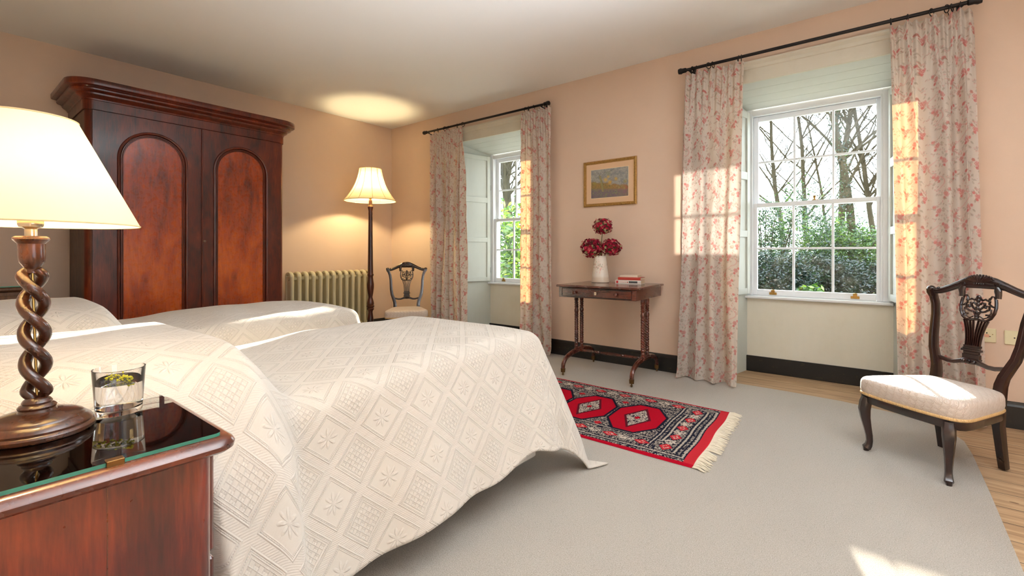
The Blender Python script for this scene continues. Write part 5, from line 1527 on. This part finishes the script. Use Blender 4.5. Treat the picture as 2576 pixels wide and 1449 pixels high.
# octagons
nb2 = 3
for k in range(nb2 + 1):
    ac = .478 + .352 * k
    if ac > RL - .3: break
    da = np.abs(A - ac); db = np.abs(B - .495)
    octd = np.maximum(np.maximum(da / .158, db / .245), (da / .158 + db / .245) / 1.42)
    setm(octd < 1.09, navy); setm((octd < 1.0), red)
    q = da / .075 + db / .165; st = np.floor(q * 9) / 9 + .06 * ((np.floor(A / .009) + np.floor(B / .009)) % 2)
    setm(st < 1.18, np.array(srgb(90, 20, 34))); setm(st < 1.0, navy)
    img = np.where(((st < .95) & (fine > .42))[..., None], cream * .9, img)
    setm((da / .02 + db / .03) < 1, red)
    for s in (-1, 1):
        for dcol in (.0,):
            setm((np.abs(A - (ac + .176)) / .03 + np.abs(B - (.495 + s * .235)) / .03) < 1, lred * .8)
# border diamonds, red and cream by turns
def diamond(a0, b0, ra, rb, c):
    q = np.abs(A - a0) / ra + np.abs(B - b0) / rb
    setm(q < 1, c); setm((q < .55) & (fine > .45), cream if c is not cream else navy); setm((q < .3), navy if c is cream else c)
    setm((np.abs(q - 1.05) < .07), navy)
for k in range(5):
    b0 = .155 + .170 * k; diamond(.183, b0, .036, .052, lred)
    if k < 4:
        q = (np.abs(A - .183) / .04 + np.abs(B - b0 - .085) / .05); img = np.where(((q < 1) & (fine > .3))[..., None], cream, img)
a0 = .32; k = 0
while a0 < RL - .25:
    for b0 in (.145, RW - .105):
        if k % 2 == 0: diamond(a0, b0, .052, .034, lred)
        else:
            q = np.abs(A - a0) / .06 + np.abs(B - b0) / .034; img = np.where(((q < 1) & (fine > .28))[..., None], cream, img)
    a0 += .1; k += 1
# plain red selvedge and end band
setm(bb < .022 + 0 * A, red); setm(A < .055, lred * .95)
setm((A < .055) & (bb < .022), red)
X = RX1 - A + .0 * B + (.030 - .062 * B / RW) ; Y = RY0 + B + .012 * np.clip(.2 - A, 0, 1)
X = X - .004 * np.sin(B * 14) * (A < .3)
Z = .009 + .0016 * np.sin(A * 7 + B * 5) + 0 * A
Z = np.where((bb < .004) | (A < .003) | (A > RL - .003), .001, Z)
P = np.stack([X, Y, Z], -1)
rg_ = thing('rug', (RX1 - RL / 2, RY0 + RW / 2, 0), 'red and navy oriental rug with octagon medallions and a cream fringe on the carpet', 'rug')
grid_obj('woven_pile', P[:, ::-1], M['rug'], rg_, col=img[:, ::-1], world=True)
m = MB(); rr = random.Random(8)
for k in range(150):
    b = RW * (k + .5) / 150; bx = RX1 + .030 - .062 * b / RW - .004 * sin(b * 14); y = RY0 + b + .012 * .2
    L = rr.uniform(.06, .085) ; dy = rr.uniform(-.018, .006) - .02 * (b < .25)
    m.tube([(bx - .004, y, .004), (bx + L * .35, y + dy * .3 + rr.uniform(-.003, .003), .007 + rr.uniform(0, .003)), (bx + L * .7, y + dy * .7 + rr.uniform(-.005, .005), .004 + rr.uniform(0, .003)), (bx + L, y + dy + rr.uniform(-.006, .006), .003)], [.0034, .003, .0028, .0015], 5)
tag(m.build('fringe', M['fringe'], rg_, world=True), kind='stuff')

# ------------------------------------------------------------------ light
sc = bpy.context.scene
w = bpy.data.worlds.new('sky'); sc.world = w; w.use_nodes = True
bg = w.node_tree.nodes['Background']; bg.inputs[0].default_value = (.78, .90, 1, 1); bg.inputs[1].default_value = 6.0
nt_ = w.node_tree; tc = nt_.nodes.new('ShaderNodeTexCoord'); vm = nt_.nodes.new('ShaderNodeVectorMath'); vm.operation = 'DOT_PRODUCT'
nt_.links.new(tc.outputs['Generated'], vm.inputs[0]); vm.inputs[1].default_value = Vector((-.305, 1, .276)).normalized()
def wm(op, a, b):
    n = nt_.nodes.new('ShaderNodeMath'); n.operation = op
    for i, x in enumerate((a, b)):
        if isinstance(x, (int, float)): n.inputs[i].default_value = x
        else: nt_.links.new(x, n.inputs[i])
    return n.outputs[0]
glow = wm('POWER', wm('MAXIMUM', vm.outputs['Value'], 0.0), 7.0)
nt_.links.new(wm('ADD', wm('MULTIPLY', glow, 24.0), 4.5), bg.inputs[1])      # hazy winter sky, brightest round the low sun
def lamp(name, kind, loc, energy, color, dirv=None, **k):
    l = bpy.data.lights.new(name, kind); l.energy = energy; l.color = color
    for a, b in k.items(): setattr(l, a, b)
    o = bpy.data.objects.new(name, l); C.objects.link(o); o.location = loc
    if dirv is not None: o.rotation_euler = Vector(dirv).to_track_quat('-Z', 'Y').to_euler()
    return o
sd = Vector((.305, -1, -.276))
lamp('sun', 'SUN', (-3, 12, 5), 30, (1, .90, .76), sd, angle=R(.55))
# added spot standing in for reflected sun; the added casement bars its curtain patch
src = Vector((.55, SY - .1, 1.395)); dst = Vector((-1.19, 4.10, 1.42)); dv = (dst - src).normalized()
lamp('added_patch_spot', 'SPOT', src - dv * 25, 60000, (1, .93, .82), dv, spot_size=R(3.5), spot_blend=.1, shadow_soft_size=.10)
# added fill from the right, added uplight for the ceiling, then window portals
lamp('added_side_fill', 'AREA', (EX + .25, .95, 1.55), 8, (.90, .95, 1), (-1, .0, 0), shape='RECTANGLE', size=1.6, size_y=1.6)
lamp('added_ceiling_uplight', 'AREA', (EX + 1.0, .95, .45), 330, (.86, .93, 1.), (-1, .15, .80), shape='RECTANGLE', size=1.5, size_y=.9, spread=R(48))  # unseen lamp added outside to brighten the ceiling
for dx in (0, DX):
    p = lamp('window_portal', 'AREA', (-.5 + dx, 4.96, 1.52), 1, (1, 1, 1), (0, -1, 0), shape='RECTANGLE', size=1.0, size_y=1.72)
    p.data.cycles.is_portal = True

# ------------------------------------------------------------------ camera
cam = bpy.data.cameras.new('camera'); co = bpy.data.objects.new('camera', cam); C.objects.link(co); sc.camera = co
cam.sensor_fit = 'HORIZONTAL'; cam.sensor_width = 36; cam.lens = 36 * FPX / 2576; cam.shift_y = -(724.5 - HY) / 2576
cam.clip_start = .02; cam.clip_end = 200
co.location = (0, 0, HH); co.rotation_euler = (PI / 2, 0, math.atan2(SN, CS))
sc.view_settings.view_transform = 'Standard'; sc.view_settings.look = 'None'; sc.view_settings.exposure = -0.1; sc.view_settings.gamma = 1
